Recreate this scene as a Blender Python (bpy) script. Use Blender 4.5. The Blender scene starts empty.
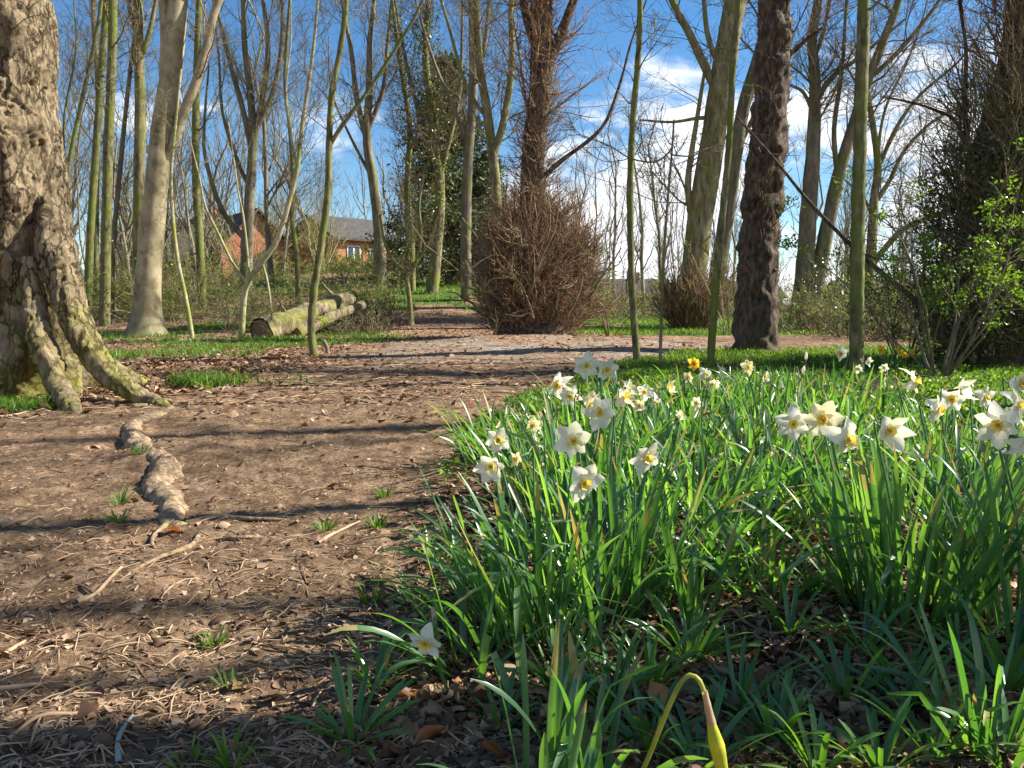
import bpy, math, random
import numpy as np
from mathutils import Vector, Matrix
PI = math.pi
R = math.radians
sc = bpy.context.scene
COL = sc.collection

# ------------------------------------------------------------------ camera
H = 0.75
F = 774.0
PITCH = math.atan((384 - 305) / F)
cd = bpy.data.cameras.new('camera')
cam = bpy.data.objects.new('camera', cd)
COL.objects.link(cam)
cam.location = (0, 0, H)
cam.rotation_euler = (R(90) - PITCH, 0, 0)
cd.sensor_width = 36
cd.lens = 36 * F / 1024
cd.clip_start = 0.02
cd.clip_end = 6000
cd.dof.use_dof = False
sc.camera = cam

# ------------------------------------------------------------------ sky, sun
SUN_AZ = 80.0     # degrees clockwise from +Y
SUN_EL = 38.0
w = bpy.data.worlds.new('World'); sc.world = w; w.use_nodes = True
nt = w.node_tree; nt.nodes.clear()
def N(t, kind, **kw):
    n = t.nodes.new(kind)
    for k, v in kw.items():
        setattr(n, k, v)
    return n
out = N(nt, 'ShaderNodeOutputWorld'); bg = N(nt, 'ShaderNodeBackground')
sky = N(nt, 'ShaderNodeTexSky', sky_type='NISHITA')
sky.sun_disc = False
sky.sun_elevation = R(SUN_EL); sky.sun_rotation = R(SUN_AZ)
sky.air_density = 1.0; sky.dust_density = 0.0; sky.ozone_density = 3.0
bg.inputs['Strength'].default_value = 0.068
tc = N(nt, 'ShaderNodeTexCoord'); mp = N(nt, 'ShaderNodeMapping')
mp.inputs['Scale'].default_value = (1, 1, 2.3)
mp.inputs['Location'].default_value = (0.35, 0.0, 0.13)
nz = N(nt, 'ShaderNodeTexNoise'); nz.inputs['Scale'].default_value = 2.6
nz.inputs['Detail'].default_value = 9; nz.inputs['Roughness'].default_value = 0.58
nz.inputs['Distortion'].default_value = 0.25
sep = N(nt, 'ShaderNodeSeparateXYZ')
cr = N(nt, 'ShaderNodeMapRange', interpolation_type='SMOOTHSTEP')
cr.inputs['From Min'].default_value = 0.50; cr.inputs['From Max'].default_value = 0.61
low = N(nt, 'ShaderNodeMapRange')      # more cloud towards the horizon
low.inputs['From Min'].default_value = 0.02; low.inputs['From Max'].default_value = 0.42
low.inputs['To Min'].default_value = 0.08; low.inputs['To Max'].default_value = -0.16
rgt = N(nt, 'ShaderNodeMapRange')
rgt.inputs['From Min'].default_value = -0.5; rgt.inputs['From Max'].default_value = 0.35
rgt.inputs['To Min'].default_value = -0.07; rgt.inputs['To Max'].default_value = 0.035
a1 = N(nt, 'ShaderNodeMath', operation='ADD'); a2 = N(nt, 'ShaderNodeMath', operation='ADD')
mix = N(nt, 'ShaderNodeMix', data_type='RGBA')
hs = N(nt, 'ShaderNodeHueSaturation'); hs.inputs['Saturation'].default_value = 1.25; hs.inputs['Value'].default_value = 0.86
L = nt.links.new
L(tc.outputs['Generated'], mp.inputs['Vector']); L(mp.outputs[0], nz.inputs['Vector'])
L(tc.outputs['Generated'], sep.inputs[0])
L(sep.outputs['Z'], low.inputs['Value']); L(sep.outputs['X'], rgt.inputs['Value'])
L(nz.outputs['Fac'], a1.inputs[0]); L(low.outputs[0], a1.inputs[1])
L(a1.outputs[0], a2.inputs[0]); L(rgt.outputs[0], a2.inputs[1])
bk = N(nt, 'ShaderNodeMapRange'); bk.inputs['From Min'].default_value = .25; bk.inputs['From Max'].default_value = -.5  # extra unseen cloud behind the camera, added for whiter, more neutral fill light
bk.inputs['To Min'].default_value = 0; bk.inputs['To Max'].default_value = .15
a3 = N(nt, 'ShaderNodeMath', operation='ADD'); L(sep.outputs['Y'], bk.inputs['Value']); L(a2.outputs[0], a3.inputs[0]); L(bk.outputs[0], a3.inputs[1])
# a large cumulus bank low over the middle of the wood
dot = N(nt, 'ShaderNodeVectorMath', operation='DOT_PRODUCT'); dv = Vector((0.135, 1.0, 0.175)).normalized(); dot.inputs[1].default_value = dv
cb = N(nt, 'ShaderNodeMapRange', interpolation_type='SMOOTHSTEP'); cb.inputs['From Min'].default_value = .981; cb.inputs['From Max'].default_value = .9985; cb.inputs['To Max'].default_value = .15
a4 = N(nt, 'ShaderNodeMath', operation='ADD'); L(tc.outputs['Generated'], dot.inputs[0]); L(dot.outputs['Value'], cb.inputs['Value'])
L(a3.outputs[0], a4.inputs[0]); L(cb.outputs[0], a4.inputs[1]); L(a4.outputs[0], cr.inputs['Value'])
L(sky.outputs[0], hs.inputs['Color']); L(hs.outputs[0], mix.inputs[6])
mix.inputs[7].default_value = (7.0, 7.2, 7.6, 1)
L(cr.outputs[0], mix.inputs[0]); L(mix.outputs[2], bg.inputs['Color']); L(bg.outputs[0], out.inputs['Surface'])

sd = bpy.data.lights.new('sun', 'SUN'); sun = bpy.data.objects.new('sun', sd); COL.objects.link(sun)
sd.energy = 5.0; sd.angle = R(0.53); sd.color = (1.0, 0.93, 0.82)
sdir = Vector((math.sin(R(SUN_AZ)) * math.cos(R(SUN_EL)), math.cos(R(SUN_AZ)) * math.cos(R(SUN_EL)), math.sin(R(SUN_EL))))
sun.rotation_euler = sdir.to_track_quat('Z', 'Y').to_euler()
sun.location = (20, 10, 30)
sc.view_settings.view_transform = 'Standard'; sc.view_settings.look = 'None'
sc.view_settings.exposure = 1.5; sc.view_settings.gamma = 1.0
sc.view_settings.use_curve_mapping = False
sc.render.engine = 'CYCLES'
sc.cycles.max_bounces = 5; sc.cycles.diffuse_bounces = 3; sc.cycles.glossy_bounces = 2
sc.cycles.transmission_bounces = 4; sc.cycles.transparent_max_bounces = 4
sc.cycles.use_denoising = True

# ------------------------------------------------------------------ numeric helpers
def hash3(i, j, k, seed=0):
    h = (i * 374761393 + j * 668265263 + k * 2147483647 * 3 + seed * 974634777).astype(np.int64)
    h = (h ^ (h >> 13)) * 1274126177
    h = (h ^ (h >> 16)) & 0xFFFFFF
    return h / float(0xFFFFFF)
def vnoise(p, seed=0):
    p = np.asarray(p, dtype=float)
    i = np.floor(p).astype(np.int64); f = p - i
    u = f * f * (3 - 2 * f)
    r = 0
    for dx in (0, 1):
        for dy in (0, 1):
            for dz in (0, 1):
                wgt = (u[..., 0] if dx else 1 - u[..., 0]) * (u[..., 1] if dy else 1 - u[..., 1]) * (u[..., 2] if dz else 1 - u[..., 2])
                r = r + wgt * hash3(i[..., 0] + dx, i[..., 1] + dy, i[..., 2] + dz, seed)
    return r * 2 - 1
def fbm(p, octs=4, seed=0, gain=0.5):
    p = np.asarray(p, dtype=float); a = 1; s = 0
    for o in range(octs):
        s = s + a * vnoise(p * (2 ** o), seed + o * 17); a *= gain
    return s
def n2(x, y, s, octs=3, seed=0):
    return fbm(np.stack([np.asarray(x) * s, np.asarray(y) * s, np.zeros_like(np.asarray(x, dtype=float)) + .37], -1), octs, seed)
def sst(a, b, x):
    t = np.clip((np.asarray(x, dtype=float) - a) / (b - a), 0, 1); return t * t * (3 - 2 * t)
def nrm(v):
    return v / (np.linalg.norm(v, axis=-1, keepdims=True) + 1e-9)

def ray(px, py):
    x = (px - 512) / F; z = -(py - 384) / F
    c, s = math.cos(PITCH), math.sin(PITCH)
    return x, c + s * z, -s + c * z
def W(px, py, Y):
    x, y, z = ray(px, py); t = Y / y
    return np.array([x * t, Y, H + z * t])
def terrain_base(x, y):
    x = np.asarray(x, dtype=float); y = np.asarray(y, dtype=float)
    sx = 1 - sst(-2.0, 3.5, x - (y - 26) * .06)
    lx = .25 + .75 * sst(-16, -9, x)
    z = (1.45 * sst(18.0, 30.0, y) + 1.15 * sst(27, 42, y) * sst(-2, -7, x)) * sx * lx
    z = z + .22 * np.exp(-((y - 13.2) / 2.4) ** 2 - ((x - .6) / 2.6) ** 2)
    z = z - 0.02 * sst(1.0, 0, x) * sst(4, 2, y)
    return z
def terrain(x, y):
    x = np.asarray(x, dtype=float); y = np.asarray(y, dtype=float)
    d = np.hypot(x, y)
    near = sst(14, 6, d)
    z = terrain_base(x, y) + .03 * n2(x, y, .6, 2, 5) * sst(.6, 3, d) + .02 * n2(x, y, 2.3, 2, 9) * sst(60, 10, d)
    z = z + near * (.013 * n2(x, y * 1.3, 7, 3, 11) + .007 * n2(x, y, 30, 3, 12))
    return z
def G(px, py):
    """point of the ground seen at a pixel"""
    Y = 5.0
    x, y, z = ray(px, py)
    t = 0.3
    for k in range(4000):
        X_, Y_, Z_ = x * t, y * t, H + z * t
        if Z_ <= float(terrain_base(X_, Y_)): break
        t *= 1.003
    return X_, Y_

# masks of the ground (world coordinates)
def bed_edge(y):
    return np.interp(y, [0, 1.2, 2.0, 3.5, 4.6, 6.1, 9.7, 11.5], [-.25, -.22, -.3, -.33, -.2, .1, 1.3, 2.6])
def m_bed(x, y):
    e = bed_edge(y) + .06 * n2(x, y, 3, 3, 31)
    return sst(-.08, .1, x - e) * sst(11.8, 10.8, y - .12 * x + .4 * n2(x, y, 1, 2, 8))
def m_path(x, y):
    xl = np.interp(y, [0, 4.5, 5.5, 6.8, 11, 14, 16, 18], [-9, -7, -3.6, -2.5, -2.7, -2.5, -2.2, -1.9]) + .7 * n2(x, y, .8, 3, 41)
    a = sst(-.5, .6, x - xl) * sst(17.3, 16.2, y + .5 * n2(x, y, .7, 2, 3)) * (1 - m_bed(x, y)) * (x < 3 + y * .05)
    c = 14.3 + .3 * np.clip(x, -5, 12) + .4 * n2(x, y, .5, 2, 4)
    b = sst(-2.6, -1.5, x) * sst(2.6, 2.1, np.abs(y - c)) * (1 - m_bed(x, y))
    return np.maximum(a, b)
def m_grass(x, y):
    far = sst(0.5, 2.5, x + .8 * n2(x, y, .5, 2, 51)) * sst(18.2, 19.5, y - .15 * x + 1.0 * n2(x, y, .4, 3, 52))
    far = far * sst(-.55, -.1, n2(x, y, .35, 3, 53))
    bank = sst(22, 24, y + 1.2 * n2(x, y, .5, 2, 54)) * sst(-.35, .1, n2(x, y, .4, 3, 55) + .05 + .5 * sst(-6, -4, x) * sst(1, 0, x))
    bed = m_bed(x, y) * sst(3.0, 4.6, y + .6 * n2(x, y, 1.5, 2, 56)) * sst(-.55, .0, n2(x, y, 1.2, 3, 57))
    strip = sst(1.5, 2.2, x - (y - 9.7)) * sst(9.6, 10.2, y) * sst(12.6, 12, y - .25 * (x - 2))
    left = 0
    for (cx, cy, rx, ry, g) in [(-2.75, 7.35, .8, .42, 1), (-4.0, 5.6, .7, .22, 1), (-5.6, 11.6, 1.5, .8, .62), (-4.6, 13.6, 1.5, .7, .6), (-7.8, 12.0, 1.2, .9, .8), (-5.2, 16.4, 1.5, .8, .8), (-3.3, 14.9, .8, .5, .8), (-9.5, 18.5, 2.2, 1.1, .8), (-4.9, 19.4, 1.5, .8, .8), (-7.3, 20.7, 1.8, .9, .8), (-3.2, 17.9, 1.2, .5, .7), (-6.3, 14.8, .8, .5, .7)]:
        d = np.hypot((x - cx) / rx, (y - cy) / ry) + .6 * n2(x, y, 2.8, 4, 58)
        left = np.maximum(left, g * sst(1.15, .75, d))
    return np.clip(np.maximum.reduce([far, bank * .8, bed * .9, strip, left * np.ones_like(far)]), 0, 1) * (1 - .96 * m_path(x, y))
def m_litter(x, y):   # red brown dead leaves
    return np.clip((1 - m_path(x, y)) * (1 - m_grass(x, y)) + .45 * sst(-.1, .6, n2(x, y, .8, 3, 61)) + .35 * sst(6.5, 9.5, y), 0, 1)

# ------------------------------------------------------------------ object helpers
def tag(o, label=None, cat=None, group=None, kind=None):
    if label: o['label'] = label
    if cat: o['category'] = cat
    if group: o['group'] = group
    if kind: o['kind'] = kind
    return o
class MB:
    def __init__(s): s.v = []; s.f = []; s.n = 0; s.m = []
    def add(s, V, Fc, mi=0):
        V = np.asarray(V, dtype=np.float32).reshape(-1, 3)
        if len(V) == 0: return
        Fc = np.asarray(Fc, dtype=np.int64)
        s.v.append(V); s.f.append(Fc + s.n); s.n += len(V); s.m.append(np.asarray(mi) if np.ndim(mi) else np.full(len(Fc), mi))
    def build(s, name, mats, parent=None, origin=(0, 0, 0), smooth=True, attrs=None):
        me = bpy.data.meshes.new(name)
        V = np.concatenate(s.v) - np.asarray(origin, dtype=np.float32)
        loops = np.concatenate([f.ravel() for f in s.f])
        tot = np.concatenate([np.full(len(f), f.shape[1]) for f in s.f])
        start = np.concatenate([[0], np.cumsum(tot)[:-1]])
        me.vertices.add(len(V)); me.vertices.foreach_set('co', V.astype(np.float32).ravel())
        me.loops.add(len(loops)); me.loops.foreach_set('vertex_index', loops.astype(np.int32))
        me.polygons.add(len(tot)); me.polygons.foreach_set('loop_start', start.astype(np.int32))
        me.polygons.foreach_set('loop_total', tot.astype(np.int32))
        me.polygons.foreach_set('use_smooth', np.full(len(tot), smooth))
        if not isinstance(mats, (list, tuple)): mats = [mats]
        for m in mats: me.materials.append(m)
        me.polygons.foreach_set('material_index', np.concatenate(s.m).astype(np.int32))
        if attrs:
            for k, a in attrs.items():
                at = me.attributes.new(k, 'FLOAT', 'POINT'); at.data.foreach_set('value', np.asarray(a, dtype=np.float32))
        me.update(); me.validate(clean_customdata=False)
        o = bpy.data.objects.new(name, me); COL.objects.link(o)
        if parent is not None: o.parent = parent
        else: o.location = origin
        return o
def empty(name, loc):
    o = bpy.data.objects.new(name, None); COL.objects.link(o); o.location = tuple(float(q) for q in loc); o.empty_display_size = .2
    return o

def tubes(P, Rr, S=4, cap=False, rough=0, seed=0, roughscale=6):
    """P (N,K,3), Rr (N,K) -> verts, quads"""
    P = np.asarray(P, dtype=float); Rr = np.asarray(Rr, dtype=float)
    n, k, _ = P.shape
    T = np.empty_like(P); T[:, 1:-1] = P[:, 2:] - P[:, :-2]; T[:, 0] = P[:, 1] - P[:, 0]; T[:, -1] = P[:, -1] - P[:, -2]
    T = nrm(T)
    mean = nrm(P[:, -1] - P[:, 0])
    ax = np.abs(mean).argmin(-1)
    ref = np.eye(3)[ax][:, None, :]
    A = nrm(np.cross(T, ref)); B = np.cross(T, A)
    ang = np.arange(S) * 2 * PI / S
    V = P[:, :, None, :] + Rr[:, :, None, None] * (np.cos(ang)[:, None] * A[:, :, None, :] + np.sin(ang)[:, None] * B[:, :, None, :])
    if rough:
        d = V - P[:, :, None, :]
        nn = fbm(V * roughscale, 4, seed)
        V = P[:, :, None, :] + d * (1 + rough * nn[..., None])
    idx = np.arange(n * k * S).reshape(n, k, S)
    a = idx[:, :-1, :]; b = np.roll(a, -1, 2); d_ = idx[:, 1:, :]; c = np.roll(d_, -1, 2)
    return V.reshape(-1, 3), np.stack([a, b, c, d_], -1).reshape(-1, 4)
def resample(pts, k):
    pts = np.asarray(pts, dtype=float)
    # Catmull-Rom through the points, then even spacing
    P = np.vstack([2 * pts[0] - pts[1], pts, 2 * pts[-1] - pts[-2]])
    res = []
    for i in range(1, len(P) - 2):
        t = np.linspace(0, 1, 24, endpoint=False)[:, None]
        p0, p1, p2, p3 = P[i - 1], P[i], P[i + 1], P[i + 2]
        res.append(.5 * (2 * p1 + (p2 - p0) * t + (2 * p0 - 5 * p1 + 4 * p2 - p3) * t ** 2 + (3 * p1 - p0 - 3 * p2 + p3) * t ** 3))
    res.append(P[-2][None]); q = np.vstack(res)
    s = np.concatenate([[0], np.cumsum(np.linalg.norm(np.diff(q, axis=0), axis=1))])
    u = np.linspace(0, s[-1], k)
    return np.stack([np.interp(u, s, q[:, j]) for j in range(3)], -1)

# ------------------------------------------------------------------ materials
MATS = {}
def mat(name):
    m = bpy.data.materials.new(name); m.use_nodes = True; t = m.node_tree; t.nodes.clear()
    o = N(t, 'ShaderNodeOutputMaterial'); MATS[name] = m
    return m, t, o
def ramp(t, stops):
    r = N(t, 'ShaderNodeValToRGB'); e = r.color_ramp.elements
    while len(e) < len(stops): e.new(.5)
    for el, (p, c) in zip(e, stops): el.position = p; el.color = (*c, 1)
    return r
def bark(name, cols, moss=(.10, .13, .02), mossamt=.3, scale=6, zs=.25, bump=.5, rough=.9, mosslow=0):
    m, t, o = mat(name); l = t.links.new
    b = N(t, 'ShaderNodeBsdfPrincipled'); b.inputs['Roughness'].default_value = rough
    b.inputs['Specular IOR Level'].default_value = .2
    g = N(t, 'ShaderNodeNewGeometry')
    mp = N(t, 'ShaderNodeMapping'); mp.inputs['Scale'].default_value = (scale, scale, scale * zs)
    n = N(t, 'ShaderNodeTexNoise'); n.inputs['Detail'].default_value = 8; n.inputs['Roughness'].default_value = .65; n.inputs['Scale'].default_value = 1
    l(g.outputs['Position'], mp.inputs[0]); l(mp.outputs[0], n.inputs[0])
    r = ramp(t, [(.36, cols[0]), (.5, cols[1]), (.64, cols[2])]); l(n.outputs[0], r.inputs[0])
    n2_ = N(t, 'ShaderNodeTexNoise'); n2_.inputs['Scale'].default_value = 1.4; n2_.inputs['Detail'].default_value = 6; n2_.inputs['Roughness'].default_value = .7
    l(g.outputs['Position'], n2_.inputs[0])
    mr = N(t, 'ShaderNodeMapRange'); mr.inputs['From Min'].default_value = .62 - mossamt * .4; mr.inputs['From Max'].default_value = .78 - mossamt * .4
    l(n2_.outputs[0], mr.inputs[0])
    last = mr.outputs[0]
    if mosslow:
        s = N(t, 'ShaderNodeSeparateXYZ'); l(g.outputs['Position'], s.inputs[0])
        z = N(t, 'ShaderNodeMapRange'); z.inputs['From Min'].default_value = mosslow; z.inputs['From Max'].default_value = 0; l(s.outputs['Z'], z.inputs[0])
        ad = N(t, 'ShaderNodeMath', operation='MAXIMUM'); m2 = N(t, 'ShaderNodeMath', operation='MULTIPLY')
        n3 = N(t, 'ShaderNodeMapRange'); n3.inputs['From Min'].default_value = .3; n3.inputs['From Max'].default_value = .6; l(n2_.outputs[0], n3.inputs[0])
        l(z.outputs[0], m2.inputs[0]); l(n3.outputs[0], m2.inputs[1]); l(m2.outputs[0], ad.inputs[0]); l(last, ad.inputs[1]); last = ad.outputs[0]
    mx = N(t, 'ShaderNodeMix', data_type='RGBA'); l(last, mx.inputs[0]); l(r.outputs[0], mx.inputs[6]); mx.inputs[7].default_value = (*moss, 1)
    l(mx.outputs[2], b.inputs['Base Color'])
    bm = N(t, 'ShaderNodeBump'); bm.inputs['Strength'].default_value = bump; bm.inputs['Distance'].default_value = .03
    l(n.outputs[0], bm.inputs['Height']); l(bm.outputs[0], b.inputs['Normal'])
    l(b.outputs[0], o.inputs[0])
    return m
def leafmat(name, c1, c2, trans=.4, rough=.45, tc=None, scale=8, spec=.4, c3=None):
    """thin leaf: colour varies per spot and per piece, lets light through"""
    m, t, o = mat(name); l = t.links.new
    b = N(t, 'ShaderNodeBsdfPrincipled'); b.inputs['Roughness'].default_value = rough; b.inputs['Specular IOR Level'].default_value = spec
    tr = N(t, 'ShaderNodeBsdfTranslucent'); mx = N(t, 'ShaderNodeMixShader'); mx.inputs[0].default_value = trans
    g = N(t, 'ShaderNodeNewGeometry')
    n = N(t, 'ShaderNodeTexNoise'); n.inputs['Scale'].default_value = scale; n.inputs['Detail'].default_value = 4
    l(g.outputs['Position'], n.inputs[0])
    ad = N(t, 'ShaderNodeMath', operation='ADD'); mu = N(t, 'ShaderNodeMath', operation='MULTIPLY_ADD')
    mu.inputs[1].default_value = .6; mu.inputs[2].default_value = -.3
    l(g.outputs['Random Per Island'], mu.inputs[0]); l(mu.outputs[0], ad.inputs[0]); l(n.outputs[0], ad.inputs[1])
    st = [(.25, c1), (.75, c2)] if c3 is None else [(.2, c1), (.55, c2), (.82, c3)]
    r = ramp(t, st); l(ad.outputs[0], r.inputs[0])
    l(r.outputs[0], b.inputs['Base Color'])
    hs = N(t, 'ShaderNodeMix', data_type='RGBA', blend_type='MULTIPLY'); hs.inputs[0].default_value = 1
    l(r.outputs[0], hs.inputs[6]); hs.inputs[7].default_value = (*(tc or (1.6, 1.5, .6)), 1)
    l(hs.outputs[2], tr.inputs[0])
    l(b.outputs[0], mx.inputs[1]); l(tr.outputs[0], mx.inputs[2]); l(mx.outputs[0], o.inputs[0])
    return m
def plain(name, c1, c2, scale=3, rough=.8, bump=0, island=True, det=6):
    m, t, o = mat(name); l = t.links.new
    b = N(t, 'ShaderNodeBsdfPrincipled'); b.inputs['Roughness'].default_value = rough; b.inputs['Specular IOR Level'].default_value = .2
    g = N(t, 'ShaderNodeNewGeometry'); n = N(t, 'ShaderNodeTexNoise'); n.inputs['Scale'].default_value = scale; n.inputs['Detail'].default_value = det
    l(g.outputs['Position'], n.inputs[0])
    ad = N(t, 'ShaderNodeMath', operation='ADD'); mu = N(t, 'ShaderNodeMath', operation='MULTIPLY_ADD')
    mu.inputs[1].default_value = .8 if island else 0; mu.inputs[2].default_value = -.4 if island else 0
    l(g.outputs['Random Per Island'], mu.inputs[0]); l(mu.outputs[0], ad.inputs[0]); l(n.outputs[0], ad.inputs[1])
    r = ramp(t, [(.25, c1), (.75, c2)]); l(ad.outputs[0], r.inputs[0]); l(r.outputs[0], b.inputs['Base Color'])
    if bump:
        bm = N(t, 'ShaderNodeBump'); bm.inputs['Strength'].default_value = bump; bm.inputs['Distance'].default_value = .02
        l(n.outputs[0], bm.inputs['Height']); l(bm.outputs[0], b.inputs['Normal'])
    l(b.outputs[0], o.inputs[0]); return m

BK_OLD = None
def bark_old():
    m, t, o = mat('old bark'); l = t.links.new
    b = N(t, 'ShaderNodeBsdfPrincipled'); b.inputs['Roughness'].default_value = .9; b.inputs['Specular IOR Level'].default_value = .15
    g = N(t, 'ShaderNodeNewGeometry')
    mp = N(t, 'ShaderNodeMapping'); mp.inputs['Scale'].default_value = (13, 13, 6)
    n = N(t, 'ShaderNodeTexNoise'); n.inputs['Detail'].default_value = 10; n.inputs['Roughness'].default_value = .7; n.inputs['Scale'].default_value = 1
    n.inputs['Distortion'].default_value = .6
    l(g.outputs['Position'], mp.inputs[0]); l(mp.outputs[0], n.inputs[0])
    mp2 = N(t, 'ShaderNodeMapping'); mp2.inputs['Scale'].default_value = (12, 12, 4.2)
    ad0 = N(t, 'ShaderNodeMixRGB', blend_type='ADD'); ad0.inputs[0].default_value = .16
    l(g.outputs['Position'], ad0.inputs[1]); l(n.outputs['Color'], ad0.inputs[2]); l(ad0.outputs[0], mp2.inputs[0])
    v = N(t, 'ShaderNodeTexVoronoi', feature='DISTANCE_TO_EDGE'); v.inputs['Scale'].default_value = 1.0; l(mp2.outputs[0], v.inputs[0])
    vm = N(t, 'ShaderNodeMapRange'); vm.inputs['From Max'].default_value = .085; l(v.outputs[0], vm.inputs[0])
    big = N(t, 'ShaderNodeTexNoise'); big.inputs['Scale'].default_value = 3.5; big.inputs['Detail'].default_value = 3; l(g.outputs['Position'], big.inputs[0])
    bmr = N(t, 'ShaderNodeMapRange'); bmr.inputs['From Min'].default_value = .36; bmr.inputs['From Max'].default_value = .56; l(big.outputs[0], bmr.inputs[0])
    r = ramp(t, [(.30, (.085, .062, .036)), (.42, (.185, .142, .085)), (.56, (.28, .22, .138)), (.72, (.38, .31, .20))]); l(n.outputs[0], r.inputs[0])
    ck = N(t, 'ShaderNodeMix', data_type='RGBA'); ck.inputs[7].default_value = (.35, .28, .185, 1)
    cm = N(t, 'ShaderNodeMath', operation='MULTIPLY'); inv = N(t, 'ShaderNodeMath', operation='SUBTRACT'); inv.inputs[0].default_value = 1
    l(vm.outputs[0], inv.inputs[1]); l(inv.outputs[0], cm.inputs[0]); l(bmr.outputs[0], cm.inputs[1])
    l(cm.outputs[0], ck.inputs[0]); l(r.outputs[0], ck.inputs[6]); ck.inputs[7].default_value = (.065, .04, .024, 1)
    s = N(t, 'ShaderNodeSeparateXYZ'); l(g.outputs['Position'], s.inputs[0])
    z = N(t, 'ShaderNodeMapRange'); z.inputs['From Min'].default_value = 1.15; z.inputs['From Max'].default_value = .1; l(s.outputs['Z'], z.inputs[0])
    n3 = N(t, 'ShaderNodeMapRange'); n3.inputs['From Min'].default_value = .36; n3.inputs['From Max'].default_value = .62; l(big.outputs[0], n3.inputs[0])
    mm = N(t, 'ShaderNodeMath', operation='MULTIPLY'); l(z.outputs[0], mm.inputs[0]); l(n3.outputs[0], mm.inputs[1])
    mx = N(t, 'ShaderNodeMix', data_type='RGBA'); l(mm.outputs[0], mx.inputs[0]); l(ck.outputs[2], mx.inputs[6]); mx.inputs[7].default_value = (.26, .25, .055, 1)
    l(mx.outputs[2], b.inputs['Base Color'])
    h = N(t, 'ShaderNodeMath', operation='MULTIPLY_ADD'); h.inputs[1].default_value = -.6
    l(cm.outputs[0], h.inputs[0]); l(n.outputs[0], h.inputs[2])
    bm = N(t, 'ShaderNodeBump'); bm.inputs['Strength'].default_value = 1.0; bm.inputs['Distance'].default_value = .06
    l(h.outputs[0], bm.inputs['Height']); l(bm.outputs[0], b.inputs['Normal'])
    l(b.outputs[0], o.inputs[0]); return m
M_OLD = bark_old()
M_BEECH = bark('smooth grey bark', [(.14, .115, .065), (.27, .23, .14), (.36, .31, .195)], moss=(.085, .085, .035), mossamt=.22, scale=3, zs=.6, bump=.35, mosslow=1.15)
M_GREEN = bark('mossy green bark', [(.055, .05, .025), (.125, .118, .052), (.215, .20, .095)], moss=(.12, .145, .03), mossamt=.45, scale=16, zs=.35, bump=.7)
M_GREY = bark('grey brown bark', [(.08, .066, .05), (.155, .13, .092), (.23, .195, .14)], moss=(.12, .14, .04), mossamt=.35, scale=6, bump=.6)
M_MOSS2 = bark('mossy grey bark', [(.07, .06, .034), (.165, .145, .078), (.28, .245, .14)], moss=(.15, .165, .035), mossamt=.38, scale=9, bump=.6)
M_DARK = bark('rugged dark bark', [(.026, .019, .013), (.075, .054, .037), (.165, .122, .083)], moss=(.075, .06, .04), mossamt=.2, scale=16, zs=.4, bump=1.0)
M_PALE = bark('pale sapling bark', [(.22, .18, .11), (.34, .30, .19), (.42, .37, .25)], moss=(.2, .22, .05), mossamt=.4, scale=12, bump=.2)
M_TWIG = bark('twig bark', [(.08, .062, .04), (.15, .12, .075), (.24, .195, .125)], moss=(.13, .14, .04), mossamt=.3, scale=8, bump=0)
M_RED = bark('reddish brown twig bark', [(.06, .034, .021), (.205, .128, .076), (.44, .315, .195)], mossamt=0, scale=14, bump=0)
M_LOG = bark('mossy log bark', [(.06, .045, .028), (.16, .125, .078), (.27, .225, .145)], moss=(.14, .15, .028), mossamt=.40, scale=9, bump=1.0)
M_ROOT = bark('worn root', [(.10, .068, .04), (.24, .17, .105), (.38, .285, .185)], moss=(.26, .23, .10), mossamt=.12, scale=30, zs=1, bump=.8)
M_STICK = plain('dry stick', (.13, .082, .05), (.42, .30, .19), 20, .8)
M_STICKB = plain('lichen stick', (.22, .25, .21), (.36, .40, .34), 30, .8, .3, False)
M_LEAFD = leafmat('dead leaf', (.075, .042, .022), (.175, .10, .057), .12, .65, (1.2, .8, .4), 20, .3, (.36, .25, .155))
M_CHIP = leafmat('bark shred', (.06, .036, .022), (.22, .14, .085), .08, .8, (1.2, .9, .6), 20, .2, (.46, .34, .22))
M_LEAFO = leafmat('orange dead leaf', (.25, .10, .04), (.42, .20, .08), .25, .55, (1.3, .8, .3), 20, .3)
M_DAF = leafmat('daffodil leaf', (.035, .095, .042), (.075, .165, .072), .38, .33, (2.4, 2.6, .45), 7, .6, (.15, .255, .10))
M_TIP = leafmat('yellowed leaf tip', (.20, .20, .07), (.36, .30, .13), .35, .5, None, 30, .3)
M_STEM = leafmat('daffodil stem', (.06, .15, .05), (.10, .23, .06), .25, .4, None, 8)
M_PETAL = leafmat('daffodil petal', (.72, .71, .56), (.83, .82, .74), .52, .5, (1.1, 1.08, .92), 25, .2)
M_PETALC = leafmat('creamy petal', (.78, .70, .42), (.82, .79, .62), .42, .5, (1.1, 1.05, .8), 25, .2)
M_TRUM = leafmat('yellow trumpet', (.75, .56, .08), (.84, .72, .22), .35, .5, (1.15, 1.05, .6), 30, .2)
M_ORANGE = leafmat('orange trumpet', (.75, .32, .02), (.85, .48, .04), .35, .5, (1.15, 1.0, .6), 30, .2)
M_YPETAL = leafmat('yellow petal', (.80, .55, .04), (.86, .68, .10), .4, .5, (1.15, 1.05, .6), 25, .2)
M_PAPER = leafmat('papery sheath', (.30, .19, .10), (.5, .38, .24), .4, .6, (1.1, .9, .7), 25, .2)
M_BUD = leafmat('yellow green bud', (.20, .27, .035), (.62, .56, .05), .3, .55, (1.1, 1.05, .6), 45, .2)
M_BUDSTEM = leafmat('yellowing stem', (.16, .22, .04), (.34, .34, .06), .25, .4, None, 30)
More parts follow.
